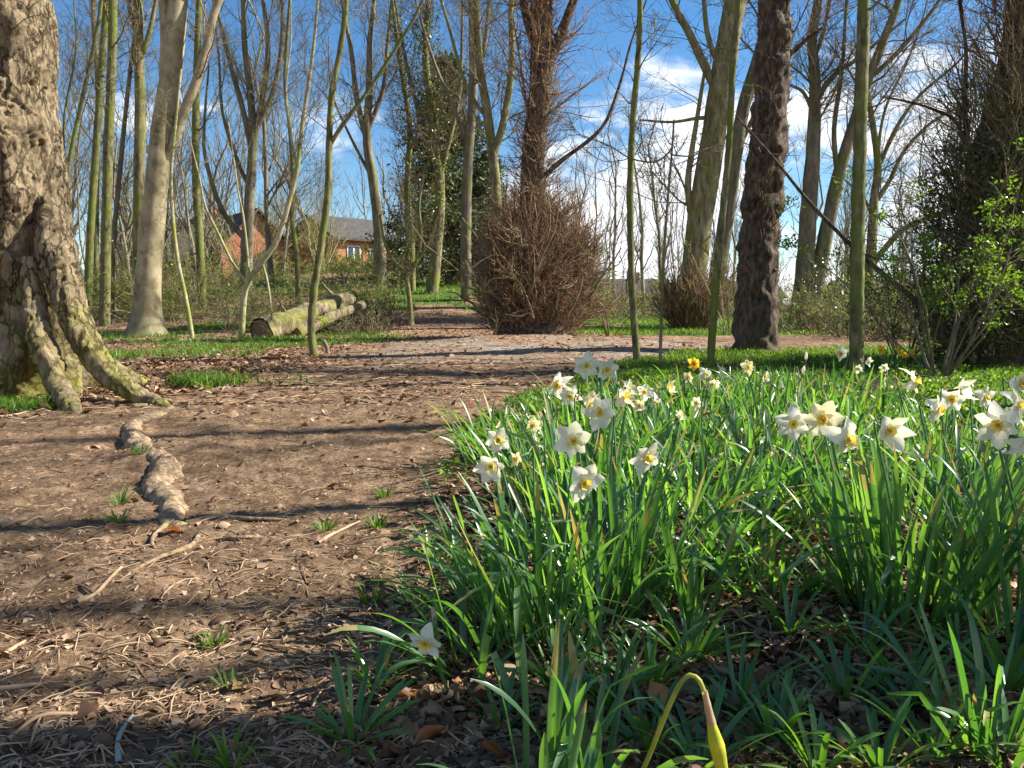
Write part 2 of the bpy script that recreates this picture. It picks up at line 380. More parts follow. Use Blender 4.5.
M_BLUE = leafmat('bluebell leaf', (.04, .11, .03), (.075, .18, .04), .35, .28, (2.2, 2.2, .4), 6, .6, (.14, .26, .06))
M_GRASS = leafmat('grass blade', (.04, .085, .016), (.085, .165, .026), .4, .45, (2.1, 2.0, .5), 3, .3, (.16, .25, .05))
M_CEL = leafmat('ground cover leaf', (.035, .08, .015), (.09, .18, .022), .42, .4, (2.0, 1.9, .5), 3, .35, (.19, .31, .045))
M_ELDER = leafmat('young bush leaf', (.07, .14, .02), (.15, .25, .035), .45, .4, (1.7, 1.6, .5), 5, .3)
M_CONI = leafmat('conifer needles', (.018, .035, .022), (.05, .075, .035), .1, .6, None, 2, .2, (.11, .12, .05))
M_IVY = leafmat('ivy leaf', (.03, .055, .015), (.085, .105, .03), .2, .4, None, 4, .4, (.17, .17, .055))
M_BRAM = leafmat('undergrowth leaf', (.07, .10, .02), (.17, .20, .04), .4, .5, None, 3, .3, (.32, .31, .10))
M_BRUSH = bark('straw brush twig', [(.16, .13, .07), (.30, .26, .14), (.42, .37, .22)], moss=(.22, .24, .06), mossamt=.4, scale=6, bump=0)
M_CUT = plain('sawn wood', (.10, .06, .035), (.25, .165, .10), 12, .85, .3, False)

# ground
def ground_material(name, path=False):
    m, t, o = mat(name); l = t.links.new
    b = N(t, 'ShaderNodeBsdfPrincipled'); b.inputs['Roughness'].default_value = .95; b.inputs['Specular IOR Level'].default_value = .12
    g = N(t, 'ShaderNodeNewGeometry')
    def noise(s, d=6, r=.6):
        n = N(t, 'ShaderNodeTexNoise'); n.inputs['Scale'].default_value = s; n.inputs['Detail'].default_value = d; n.inputs['Roughness'].default_value = r
        l(g.outputs['Position'], n.inputs[0]); return n
    f = noise(45, 8, .7); md = noise(7, 6, .65); bg_ = noise(1.1, 4, .6)
    soil = ramp(t, [(.34, (.04, .024, .014)), (.46, (.12, .075, .043)), (.55, (.215, .145, .088)), (.68, (.38, .275, .175))])
    ad = N(t, 'ShaderNodeMath', operation='MULTIPLY_ADD'); ad.inputs[1].default_value = .5
    l(f.outputs[0], ad.inputs[0]); mu = N(t, 'ShaderNodeMath', operation='MULTIPLY'); mu.inputs[1].default_value = .5; l(md.outputs[0], mu.inputs[0]); l(mu.outputs[0], ad.inputs[2])
    l(ad.outputs[0], soil.inputs[0])
    at0 = N(t, 'ShaderNodeAttribute'); at0.attribute_name = 'gravel'
    gm = N(t, 'ShaderNodeMapRange'); gm.inputs['From Min'].default_value = .28; gm.inputs['From Max'].default_value = .5; l(bg_.outputs[0], gm.inputs[0])
    gr = N(t, 'ShaderNodeMix', data_type='RGBA'); mg = N(t, 'ShaderNodeMath', operation='MULTIPLY'); l(gm.outputs[0], mg.inputs[0]); l(at0.outputs['Fac'], mg.inputs[1])
    vg = N(t, 'ShaderNodeTexVoronoi'); vg.inputs['Scale'].default_value = 34; l(g.outputs['Position'], vg.inputs[0])
    grr = ramp(t, [(.1, (.115, .095, .075)), (.5, (.23, .195, .155)), (.9, (.38, .33, .27))]); l(vg.outputs['Color'], grr.inputs[0])
    l(mg.outputs[0], gr.inputs[0]); l(soil.outputs[0], gr.inputs[6]); l(grr.outputs[0], gr.inputs[7])
    v = N(t, 'ShaderNodeTexVoronoi'); v.inputs['Scale'].default_value = 36
    mpv = N(t, 'ShaderNodeMixRGB', blend_type='ADD'); mpv.inputs[0].default_value = .1; l(g.outputs['Position'], mpv.inputs[1]); l(md.outputs['Color'], mpv.inputs[2]); l(mpv.outputs[0], v.inputs[0])
    lit = ramp(t, [(.15, (.06, .033, .02)), (.4, (.165, .09, .05)), (.6, (.27, .16, .095)), (.85, (.40, .275, .175))])
    s = N(t, 'ShaderNodeSeparateColor'); l(v.outputs['Color'], s.inputs[0]); l(s.outputs[0], lit.inputs[0])
    at = N(t, 'ShaderNodeAttribute'); at.attribute_name = 'litter'
    lf = N(t, 'ShaderNodeMapRange'); lf.inputs['From Min'].default_value = .35; lf.inputs['From Max'].default_value = .75
    la = N(t, 'ShaderNodeMath', operation='MULTIPLY_ADD'); la.inputs[1].default_value = 1.3; la.inputs[2].default_value = -.65; l(md.outputs[0], la.inputs[0])
    lb = N(t, 'ShaderNodeMath', operation='ADD'); l(la.outputs[0], lb.inputs[0]); l(at.outputs['Fac'], lb.inputs[1]); l(lb.outputs[0], lf.inputs[0])
    mx = N(t, 'ShaderNodeMix', data_type='RGBA'); l(lf.outputs[0], mx.inputs[0]); l(gr.outputs[2], mx.inputs[6]); l(lit.outputs[0], mx.inputs[7])
    ag = N(t, 'ShaderNodeAttribute'); ag.attribute_name = 'grass'
    gc = ramp(t, [(.3, (.03, .05, .012)), (.55, (.07, .125, .02)), (.75, (.13, .21, .03))]); l(md.outputs[0], gc.inputs[0])
    am = N(t, 'ShaderNodeMapRange'); am.inputs['From Min'].default_value = .25; am.inputs['From Max'].default_value = .8
    fm = N(t, 'ShaderNodeMath', operation='MULTIPLY_ADD'); fm.inputs[1].default_value = .9; fm.inputs[2].default_value = -.45; l(f.outputs[0], fm.inputs[0])
    aa = N(t, 'ShaderNodeMath', operation='ADD'); l(ag.outputs['Fac'], aa.inputs[0]); l(fm.outputs[0], aa.inputs[1]); l(aa.outputs[0], am.inputs[0])
    mg = N(t, 'ShaderNodeMix', data_type='RGBA'); l(am.outputs[0], mg.inputs[0]); l(mx.outputs[2], mg.inputs[6]); l(gc.outputs[0], mg.inputs[7]); col = mg.outputs[2]
    ab = N(t, 'ShaderNodeAttribute'); ab.attribute_name = 'bed'      # dark soil of the flower bed
    dk = N(t, 'ShaderNodeMix', data_type='RGBA', blend_type='MULTIPLY'); dk.inputs[7].default_value = (.36, .34, .32, 1)
    l(ab.outputs['Fac'], dk.inputs[0]); l(col, dk.inputs[6]); col = dk.outputs[2]
    l(col, b.inputs['Base Color'])
    bm = N(t, 'ShaderNodeBump'); bm.inputs['Strength'].default_value = 1.0; bm.inputs['Distance'].default_value = .04
    l(ad.outputs[0], bm.inputs['Height']); l(bm.outputs[0], b.inputs['Normal'])
    l(b.outputs[0], o.inputs[0]); return m
M_GROUND = ground_material('woodland floor'); M_PATH = ground_material('trodden earth')

# ------------------------------------------------------------------ ground sheets
rr = np.concatenate([np.geomspace(.25, 45, 430), np.geomspace(48, 3500, 45)])
th = np.concatenate([np.linspace(-48, 48, 480), np.linspace(50, 310, 90)])
th = np.radians(th)
RR, TH = np.meshgrid(rr, th, indexing='ij')
GX = RR * np.sin(TH); GY = RR * np.cos(TH)
GZ = terrain(GX, GY)
nr, nth = RR.shape
idx = np.arange(nr * nth).reshape(nr, nth)
a = idx[:-1, :]; b_ = np.roll(a, -1, 1); d_ = idx[1:, :]; c_ = np.roll(d_, -1, 1)
quads = np.stack([a, b_, c_, d_], -1)
mb = MB(); mb.add(np.stack([GX, GY, GZ], -1), quads.reshape(-1, 4)[:, ::-1])
mb.v.append(np.array([[0, 0, float(terrain(0, .2))]], dtype=np.float32)); k0 = nr * nth
mb.f.append(np.stack([np.full(nth, k0), np.roll(idx[0], -1), idx[0]], -1)[:, ::1]); mb.m.append(np.zeros(nth, int)); mb.n += 1
BEDM = m_bed(GX, GY)
GRV = sst(8.5, 11.5, GY) * sst(-3.5, -.5, GX) * sst(5, 2.5, GX) * sst(18, 16, GY)
att = dict(litter=m_litter(GX, GY), gravel=GRV, grass=m_grass(GX, GY), bed=BEDM * (1 - .8 * m_grass(GX, GY)))
att = {k: np.append(v.ravel(), 0) for k, v in att.items()}
o = mb.build('ground', M_GROUND, attrs=att); tag(o, kind='structure', label='woodland floor of soil, dead leaves and patchy green growth')
# path sheet, a little above the ground with a ragged edge
pm = m_path(GX, GY)
pmf = pm + .35 * n2(GX, GY, 2.5, 3, 71) - .5
keep = (pmf[:-1, :] > 0) & (pmf[1:, :] > 0) & (np.roll(pmf, -1, 1)[:-1] > 0) & (RR[:-1] > .3)
keep[:, 480:] &= (RR[:-1, 480:] < 12)
q = quads[keep]
used = np.unique(q); remap = -np.ones(nr * nth, dtype=np.int64); remap[used] = np.arange(len(used))
GP = np.stack([GX, GY, GZ + .005], -1).reshape(-1, 3)
mb = MB(); mb.add(GP[used], remap[q][:, ::-1])
o = mb.build('path', M_PATH, attrs={k: v[:-1][used] for k, v in att.items()}); tag(o, kind='structure', label='trodden earth path curving away to the right')

# ------------------------------------------------------------------ tree builder
def grow(P, Rr, rng, n, t0, t1, length, ang, up, kk=7, wob=.12, rscale=.55, rmin=.003, lp=1.0, side=None):
    """children of the branches P (N,K,3): returns (n,kk,3),(n,kk)"""
    Np, K, _ = P.shape
    seg = np.linalg.norm(P[:, -1] - P[:, 0], axis=1) * (Rr[:, 0] + .01)
    pi = rng.choice(Np, n, p=seg / seg.sum())
    t = t0 + (t1 - t0) * rng.random(n) ** .9
    f = t * (K - 1); i = np.minimum(f.astype(int), K - 2); fr = (f - i)[:, None]
    base = P[pi, i] * (1 - fr) + P[pi, i + 1] * fr
    r0 = Rr[pi, i] * (1 - fr[:, 0]) + Rr[pi, i + 1] * fr[:, 0]
    tan = nrm(P[pi, i + 1] - P[pi, i])
    rnd = nrm(rng.normal(size=(n, 3)))
    perp = nrm(rnd - (rnd * tan).sum(-1, keepdims=True) * tan)
    if side is not None: perp = nrm(perp + side)
    a_ = ang * (.6 + .8 * rng.random(n))[:, None]
    d = nrm(np.cos(a_) * tan + np.sin(a_) * perp)
    plen = np.linalg.norm(P[pi, -1] - P[pi, 0], axis=1)
    Ln = length * (.5 + .8 * rng.random(n)) * (1 - .45 * lp * t)
    pts = [base]; step = (Ln / (kk - 1))[:, None]
    for k in range(kk - 1):
        d = nrm(d + rng.normal(size=(n, 3)) * wob + np.array([0, 0, up]))
        pts.append(pts[-1] + d * step)
    Pn = np.stack(pts, 1)
    rb = np.maximum(r0 * rscale * (.6 + .6 * rng.random(n)), rmin)
    rb = np.minimum(rb, r0 * .95 + rmin * .3)
    Rn = rb[:, None] * np.linspace(1, .22, kk)[None] ** .9
    Rn = np.maximum(Rn, rmin * .6)
    return Pn, Rn

def px_path(pts, Y):
    res = []
    for p in pts:
        dY = p[2] if len(p) > 2 else 0
        res.append(W(p[0], p[1], Y + dY))
    return np.array(res)

def tree(name, label, cat, pts, Y, w0, w1, m, limbs=(), extend=0, N1=14, N2=90, N3=260, N4=0, L1=2.6, L2=1.3, L3=.6, t0=.35, group=None,
         seed=0, S=12, K=40, rough=.06, rs=5, flare=1.0, mt=None, up=.12, ang=.75, base=None, rmin=.004, wob=.12, extra=None, crown_name='crown', minr=None):
    rng = np.random.default_rng(seed + 101)
    P = px_path(pts, Y)
    if base is None: P[0, 2] = float(terrain(P[0, 0], P[0, 1])) - .06
    if extend:
        d = nrm(P[-1] - P[-2]); d = nrm(d * np.array([.6, .6, 1]) + np.array([0, 0, .25]))
        n_ = max(2, int(extend / 2))
        for k in range(n_):
            P = np.vstack([P, P[-1] + (d + rng.normal(size=3) * .06) * extend / n_])
    origin = P[0].copy(); origin[2] += .06
    k_tot = K
    Q = resample(P, k_tot)
    pxm = Y / F
    r0, r1 = w0 * .43 * pxm, w1 * .43 * pxm
    hfrac = np.linspace(0, 1, k_tot)
    zz = Q[:, 2] - Q[0, 2]
    ztop = W(512, 0, Y)[2] - Q[0, 2] if Q[-1, 2] > W(512, 0, Y)[2] else zz[-1]
    rad = np.interp(zz, [0, ztop, max(zz[-1], ztop + .01)], [r0, r1, r1 if not extend else max(r1 * .3, .012)])
    rad = rad * (1 + (flare - 1) * np.exp(-zz / (r0 * 1.1 + .02)))
    root = empty(name, origin); tag(root, label, cat, group)
    mb = MB(); V, Fq = tubes(Q[None], rad[None], S, rough=rough, seed=seed, roughscale=rs); mb.add(V, Fq)
    V, Fq = tubes(np.array([[Q[-1], Q[-1] + nrm(Q[-1] - Q[-2]) * rad[-1]]]), np.array([[rad[-1], .002]]), S); mb.add(V, Fq)
    mb.build('trunk', m, root, origin)
    skel = [(resample(Q, 24), np.interp(np.linspace(0, 1, 24), hfrac, rad))]
    for lb in limbs:
        lp, lw0, lw1 = lb[:3]; ext = lb[3] if len(lb) > 3 else 0
        LP = px_path(lp, Y)
        if ext:
            d = nrm(LP[-1] - LP[-2]) * np.array([.8, .8, 1]) + np.array([0, 0, .15])
            for k in range(max(1, int(ext / 1.5))): LP = np.vstack([LP, LP[-1] + (d + rng.normal(size=3) * .1) * ext / max(1, int(ext / 1.5))])
        k_ = 24; LQ = resample(LP, k_)
        # root the limb inside the trunk
        j = np.argmin(np.linalg.norm(Q - LQ[0], axis=1))
        if np.linalg.norm(Q[j] - LQ[0]) < .8: LQ[0] = Q[j] + (LQ[0] - Q[j]) * .2
        lr = np.linspace(lw0 * .43 * pxm, (lw1 * .43 * pxm) * (.5 if ext else 1), k_)
        mb = MB(); V, Fq = tubes(LQ[None], lr[None], 8, rough=rough, seed=seed + 3, roughscale=rs); mb.add(V, Fq)
        V, Fq = tubes(np.array([[LQ[-1], LQ[-1] + nrm(LQ[-1] - LQ[-2]) * lr[-1]]]), np.array([[lr[-1], .002]]), 8); mb.add(V, Fq)
        mb.build('limb', m, root, origin)
        skel.append((LQ, lr))
    P0 = np.stack([s[0] if len(s[0]) == 24 else resample(s[0], 24) for s in skel]); R0 = np.stack([s[1] for s in skel])
    # keep spawn zone above t0 on the trunk
    cut = int(t0 * 24)
    Pt = P0.copy(); Rt = R0.copy()
    Pt[0] = resample(P0[0][cut:], 24); Rt[0] = np.interp(np.linspace(cut, 23, 24), np.arange(24), R0[0])
    mb = MB(); mt = mt or M_TWIG
    if N1:
        P1, R1 = grow(Pt, Rt, rng, int(N1 * 1.7), .02, .98, L1 * 1.1, ang * 1.15, up * .7, 9, wob * 1.3, .24, rmin * 1.6); R1 = np.minimum(R1, .03)
        V, Fq = tubes(P1, R1, 5); mb.add(V, Fq)
        A = np.concatenate([resample_batch(Pt, 9), P1]); B = np.concatenate([Rt[:, ::3][:, :9] if Rt.shape[1] >= 25 else np.stack([np.interp(np.linspace(0, 23, 9), np.arange(24), r) for r in Rt]), R1])
        if N2:
            P2, R2 = grow(P1, R1, rng, int(N2 * 1.5), .1, 1, L2, .8, up * .5, 7, wob * 1.6, .5, rmin * 1.1); R2 = np.minimum(R2, .012)
            V, Fq = tubes(P2, R2, 4); mb.add(V, Fq)
            if N3:
                P3, R3 = grow(P2, R2 + .004, rng, int(N3 * 2.2), .1, 1, L3, .8, up * .3, 6, wob * 1.9, .6, rmin * .8)
                R3 = np.minimum(R3, rmin * .95)
                V, Fq = tubes(P3, R3, 3); mb.add(V, Fq)
                if N4:
                    P4, R4 = grow(P3, R3, rng, N4, .1, 1, L3 * .5, .7, up * .3, 4, wob * 2, .8, rmin * .8)
                    V, Fq = tubes(P4, np.minimum(R4, rmin), 3); mb.add(V, Fq)
        mb.build(crown_name, mt, root, origin)
    if extra: extra(root, origin, Q, rad, rng)
    return root
def resample_batch(P, k):
    K = P.shape[1]; f = np.linspace(0, K - 1, k); i = np.minimum(f.astype(int), K - 2); fr = (f - i)[None, :, None]
    return P[:, i] * (1 - fr) + P[:, i + 1] * fr

def leaf_cloud(C, rng, size, m, jitter=.15, aspect=.6, up=0.3):
    """C (n,3) centres -> bent two-quad leaves"""
    n = len(C)
    d = nrm(rng.normal(size=(n, 3)) + np.array([0, 0, up])); s = nrm(np.cross(d, rng.normal(size=(n, 3)))); nn = np.cross(d, s)
    sz = (size * (.6 + .8 * rng.random(n)))[:, None]
    p0 = C; p1 = C + d * sz * .5 + s * sz * aspect * .5 + nn * sz * .08; p2 = C + d * sz; p3 = C + d * sz * .5 - s * sz * aspect * .5 + nn * sz * .08
    V = np.stack([p0, p1, p2, p3], 1).reshape(-1, 3); f = np.arange(n * 4).reshape(n, 4)
    return V, f

# ================================================================== the old tree at the left
def old_tree():
    c = np.array([-4.38, 6.6]); zb = float(terrain(*c))
    na, nz = 300, 420
    th_ = np.linspace(0, 2 * PI, na, endpoint=False)
    z = np.concatenate([np.linspace(-.12, 4.2, 360), np.linspace(4.25, 9, 60)])
    ZZ, TT = np.meshgrid(z, th_, indexing='ij')
    r0 = .57 + .05 * np.exp(-((ZZ - 3.0) / .8) ** 2) - .028 * ZZ * (ZZ > 3.3) * .7 - .02 * (ZZ < 1.6) * np.clip(1.6 - ZZ, 0, 1)
    lobes = [(-24, .35, .20, 12), (-42, .26, .42, 15), (-68, .25, .3, 12), (-100, .42, .32, 20), (-150, .65, .35, 22), (160, .8, .3, 22), (95, .8, .35, 22), (40, .7, .3, 18)]
    Rd = r0.copy()
    for k, (deg, A, zs_, wd) in enumerate(lobes):
        zc = np.clip(ZZ, 0, None)
        dth = np.degrees(np.angle(np.exp(1j * (TT - np.radians(deg + (1 - np.exp(-zc / .35)) * (34 if k == 0 else -8))))))
        wdt = wd * (1 - .45 * np.exp(-zc / .25))
        Rd += A * np.exp(-zc / zs_) * np.exp(-(dth / wdt) ** 2)
        Rd += .06 * np.exp(-(dth / 16) ** 2) * np.exp(-((zc - 1.0) / 1.4) ** 2)
    # deep vertical folds between the stems, as seen from the path
    for (deg, dep, wd, za, zb_) in [(-92, .12, 6, .25, 2.4), (-49, .26, 6.5, .62, 2.9), (-36, .05, 7, .5, 1.6), (-128, .14, 9, 0, 3), (60, .1, 10, 0, 3), (150, .1, 9, 0, 3)]:
        cen = deg + 5 * np.sin(ZZ * 2.3 + deg) + 3 * np.sin(ZZ * 5)
        dth = np.degrees(np.angle(np.exp(1j * (TT - np.radians(cen)))))
        Rd -= dep * np.exp(-(dth / wd) ** 2) * sst(za - .25, za + .15, ZZ) * (1 - sst(zb_ - .3, zb_ + .5, ZZ))
    zc = np.clip(ZZ, 0, None)
    cen = -24 + (1 - np.exp(-zc / .35)) * 34 - 27
    dth = np.degrees(np.angle(np.exp(1j * (TT - np.radians(cen)))))
    Rd -= .50 * np.exp(-(dth / 11) ** 2) * np.exp(-(zc / .75) ** 2)
    Rd += .10 * np.exp(-(np.degrees(np.angle(np.exp(1j * (TT - np.radians(-24 + (1 - np.exp(-zc / .35)) * 34))))) / 12) ** 2) * np.exp(-((zc - .55) / .5) ** 2)
    x = Rd * np.cos(TT); y = Rd * np.sin(TT)
    pos = np.stack([x, y, ZZ], -1)
    nrmdir = np.stack([np.cos(TT), np.sin(TT), 0 * TT], -1)
    # swollen burrs, plates and cracks
    dsp = .050 * fbm(pos * np.array([2.4, 2.4, 1.6]), 3, 3)
    rid = 1 - np.abs(fbm(pos * np.array([9, 9, 3.6]) + fbm(pos * 4, 2, 8)[..., None] * .9, 3, 6))
    dsp += -.042 * np.clip(rid - .80, 0, 1) / .20 * sst(-.35, .25, fbm(pos * 1.7, 2, 12)+.15)
    dsp += .014 * fbm(pos * 18, 3, 21)
    for (deg, zc, sr, am) in [(-60, 2.55, .20, .07), (-35, 1.65, .16, .06), (-75, 3.1, .25, .06), (-22, 2.9, .2, .07), (-50, 2.1, .14, .05), (-70, 1.15, .12, .05), (-15, 2.2, .15, .08)]:
        dt = np.radians(np.degrees(np.angle(np.exp(1j * (TT - math.radians(deg))))))
        dsp += am * np.exp(-((dt * .6) ** 2 + (ZZ - zc) ** 2) / sr ** 2)
    pos = pos + nrmdir * dsp[..., None]
    # slight lean to the left-back as it rises
    pos[..., 0] += c[0] - .03 * ZZ; pos[..., 1] += c[1]
    pos[..., 2] += zb
    # roots follow the ground
    idx = np.arange(len(z) * na).reshape(len(z), na)
    a = idx[:-1]; b = np.roll(a, -1, 1); d = idx[1:]; cc = np.roll(d, -1, 1)
    org = np.array([c[0], c[1], zb])
    root = empty('old_tree', org); tag(root, 'massive old tree with cracked tan bark and spreading buttress roots at left of path', 'tree')
    mb = MB(); mb.add(pos, np.stack([a, b, cc, d], -1).reshape(-1, 4))
    mb.build('trunk', M_OLD, root, org)
    rng = np.random.default_rng(5)
    def gp(ax, ay, h): x_, y_ = G(ax, ay); return np.array([x_, y_, float(terrain(x_, y_)) + h])
    for (pts_, rads) in [([W(48, 200, 6.5), W(62, 275, 6.25), W(78, 325, 6.15), W(98, 363, 6.05), W(126, 388, 5.95), gp(152, 403, .0), gp(184, 410, -.06)], [.08, .14, .13, .11, .085, .06, .02]),
                         ([W(30, 260, 6.25), W(36, 320, 6.1), W(50, 365, 5.95), W(62, 392, 5.85), gp(80, 414, -.03), gp(110, 420, -.09)], [.07, .10, .10, .075, .04, .015]),
                         ([W(24, 290, 6.3), W(12, 340, 6.15), W(-4, 375, 6.0), gp(-12, 404, .0), gp(-30, 418, -.08)], [.10, .16, .15, .11, .04])]:
        Qr = resample(np.array(pts_), 150); rd = np.interp(np.linspace(0, 1, 150), np.linspace(0, 1, len(rads)), rads)
        Vr, Fr = tubes(Qr[None], rd[None], 48)
        dd = Vr.reshape(150, 48, 3) - Qr[:, None]; pr = Vr.reshape(150, 48, 3)
        dis = .10 * fbm(pr * 5, 3, 31) - .22 * np.clip(1 - np.abs(fbm(pr * np.array([9, 9, 5]), 3, 33)) - .8, 0, 1) / .2 + .10 * fbm(pr * 18, 3, 35)
        mb = MB(); mb.add(Qr[:, None] + dd * (1 + dis[..., None]), Fr); mb.build('root', M_OLD, root, org)
    # lumps of a root running over the path towards the camera
    rp = [G(172, 407), G(165, 413), G(133, 428), G(143, 450), G(166, 464), G(160, 484), G(173, 505), G(168, 522), G(196, 533), G(222, 546)]
    pts = np.array([[x_, y_, float(terrain(x_, y_)) + h] for (x_, y_), h in zip(rp, [-.03, -.035, -.025, -.025, -.02, -.03, -.02, -.025, -.03, -.06])])
    K_ = 160; Q = resample(pts, K_); u = np.linspace(0, 1, K_)
    rad = np.interp(u, [0, .1, .2, .28, .34, .45, .5, .58, .66, .8, .88, 1], [.045, .045, .06, .05, .05, .07, .055, .06, .082, .07, .045, .02])
    mb = MB(); V, Fq = tubes(Q[None], rad[None], 28, rough=.22, seed=4, roughscale=19); mb.add(V, Fq)
    so = mb.build('surface_root', M_ROOT, root, org)
    # thin side roots
    P = []
    for (pp, r_) in [([(186, 524), (215, 520), (250, 523), (300, 522)], .012), ([(176, 512), (165, 530), (152, 545), (160, 560)], .012), ([(200, 536), (190, 555), (150, 575), (95, 600)], .01), ([(214, 541), (240, 548), (285, 540)], .009)]:
        q = []
        for i, (ax, ay) in enumerate(pp):
            gx, gy = G(ax, ay); q.append([gx, gy, float(terrain(gx, gy)) + (.012 if 0 < i < len(pp) - 1 else -.004)])
        P.append((resample(np.array(q), 16), np.linspace(r_, r_ * .35, 16)))
    for (q, r_) in P:
        mb = MB(); V, Fq = tubes(q[None], r_[None], 7, rough=.2, roughscale=20); mb.add(V, Fq)
        mb.build('surface_root', M_ROOT, root, org)
    # epicormic shoots up high
    n = 46
    az = np.radians(rng.uniform(-130, 10, n)); zz = rng.uniform(2.7, 3.8, n)
    st = np.stack([c[0] - .03 * zz + .55 * np.cos(az), c[1] + .55 * np.sin(az), zb + zz], -1)
    d = np.stack([np.cos(az), np.sin(az), .7 + 0 * az], -1) + rng.normal(size=(n, 3)) * .35
    Pn = [st]
    for k in range(6): d = nrm(d + rng.normal(size=(n, 3)) * .2 + [0, 0, .1]); Pn.append(Pn[-1] + d * (.05 + .06 * rng.random(n))[:, None])
    P1 = np.stack(Pn, 1); R1 = np.linspace(.006, .002, 7)[None] * np.ones((n, 1))
    mb = MB(); V, Fq = tubes(P1, R1, 4); mb.add(V, Fq)
    P2, R2 = grow(P1, R1, rng, 200, .2, 1, .22, .6, .05, 5, .2, .7, .002); V, Fq = tubes(P2, R2, 3); mb.add(V, Fq)
    mb.build('twigs', M_TWIG, root, org)
    # crown far above
    top = np.array([c[0] - .25, c[1], zb + 8.8])
    tr = np.stack([top + np.array([0, 0, k * .25]) for k in range(24)])[None]; tR = np.linspace(.42, .1, 24)[None]
    mb = MB(); V, Fq = tubes(tr, tR, 10); mb.add(V, Fq)
    P1, R1 = grow(tr, tR, rng, 12, .0, 1, 4.0, .9, .1, 9, .12, .5, .02); V, Fq = tubes(P1, R1, 5); mb.add(V, Fq)
    P2, R2 = grow(P1, R1, rng, 90, .2, 1, 1.8, .7, .05, 7, .15, .6, .008); V, Fq = tubes(P2, R2, 4); mb.add(V, Fq)
    P3, R3 = grow(P2, R2, rng, 400, .2, 1, .8, .7, .05, 5, .2, .6, .005); V, Fq = tubes(P3, R3, 3); mb.add(V, Fq)
    mb.build('crown', M_TWIG, root, org)
old_tree()

# ================================================================== the other trees
gL = 'slender trees standing in a cluster behind the old tree'
tree('beech_tree', 'tall smooth grey tree with sunlit mossy-footed trunk, forking high up, right of the old tree', 'tree',
     [(146, 336), (149, 270), (155, 200), (162, 130), (172, 70), (178, 0)], 18.7, 29, 21, M_BEECH,
     limbs=[([(168, 165), (181, 120), (197, 80), (207, 45), (219, 0)], 13, 9, 4), ([(164, 90), (166, 40), (164, 0)], 14, 10, 5)],
     extend=7, N1=14, N2=120, N3=500, L1=3, seed=1, S=24, K=80, flare=1.9, t0=.5, rough=.05, rs=1.5)
tree('slender_tree', 'straight moss-green trunk close behind the smooth grey beech, on its left side', 'tree',
     [(139, 318), (139, 200), (140, 100), (138, 0)], 23, 14, 10, M_MOSS2, limbs=[([(141, 60), (150, 30), (156, 0)], 6, 4, 3), ([(139, 40), (131, 15), (128, -20)], 6, 4, 3)],
     extend=6, N1=14, N2=120, N3=420, L1=2.6, seed=2, t0=.45)
tree('slender_tree', 'leftmost of the cluster of slender trunks, leaning right as it rises beside the old tree', 'tree',
     [(87, 318), (90, 240), (96, 150), (102, 60), (107, 0)], 22, 9, 7, M_GREEN, extend=5, N1=12, N2=90, N3=320, L1=2, seed=3, group=gL, t0=.3)
tree('slender_tree', 'thickest upright green trunk of the slender cluster behind the old tree', 'tree',
     [(104, 320), (106, 240), (109, 130), (112, 60), (113, 0)], 21, 12, 9, M_GREEN, extend=5, N1=12, N2=100, N3=350, L1=2.2, seed=4, group=gL, t0=.4)
tree('slender_tree', 'thin curved stem leaning right at the right of the slender cluster', 'tree',
     [(112, 318), (113, 250), (121, 160), (128, 90), (137, 20), (140, 0)], 23, 6, 4, M_GREY, extend=4, N1=12, N2=90, N3=350, L1=1.8, seed=5, group=gL, t0=.2)
tree('slender_tree', 'thin branchy stem at the far left edge of the slender cluster, beside the old trunk', 'tree',
     [(66, 312), (63, 230), (68, 170), (82, 100), (95, 40), (101, 0)], 19, 5.5, 4, M_GREEN, limbs=[([(66, 180), (64, 120), (76, 50), (74, 0)], 3, 2, 2)],
     extend=3, N1=16, N2=120, N3=420, L1=1.5, seed=6, group=gL, t0=.15)
tree('slender_tree', 'thin straight trunk in the gap between the cluster and the old tree', 'tree',
     [(97, 318), (96, 200), (98, 90), (93, 0)], 26, 7, 5, M_MOSS2, extend=4, N1=12, N2=90, N3=300, L1=2, seed=7, group=gL, t0=.3)
tree('sapling', 'pale thin sapling leaning left, just right of the smooth grey beech', 'sapling',
     [(193, 337), (186, 300), (178, 262), (173, 220), (171, 175), (176, 120), (181, 70)], 17, 5.5, 2.5, M_PALE, N1=10, N2=50, N3=120, L1=.9, L2=.5, L3=.3, seed=8, t0=.35)
tree('slender_tree', 'green-barked trunk right of the beech, straight and unforked, before the brick house', 'tree',
     [(203, 322), (200, 250), (196, 180), (196, 100), (199, 0)], 24, 10, 7, M_GREEN, extend=5, N1=14, N2=110, N3=400, L1=2.2, seed=9, t0=.3)
tree('vase_shaped_tree', 'dark bare tree whose many limbs fan out like a vase before the brick house', 'tree',
     [(246, 306), (247, 250), (250, 190), (253, 140), (250, 90), (245, 50), (243, 0)], 27, 15, 5, M_GREY,
     limbs=[([(252, 150), (243, 110), (232, 70), (222, 30), (214, -10)], 7, 3.5, 3), ([(253, 145), (262, 100), (268, 50), (263, 0)], 8, 4, 3), ([(253, 135), (272, 95), (281, 50), (282, 0)], 7, 4, 3),
            ([(251, 190), (237, 160), (222, 110), (219, 60)], 5, 2.5, 2), ([(246, 240), (222, 210), (206, 160), (204, 130)], 7, 4, 2)],
     extend=4, N1=34, N2=300, N3=1100, L1=2.2, L2=1.1, seed=10, t0=.35, up=.2, ang=.5)
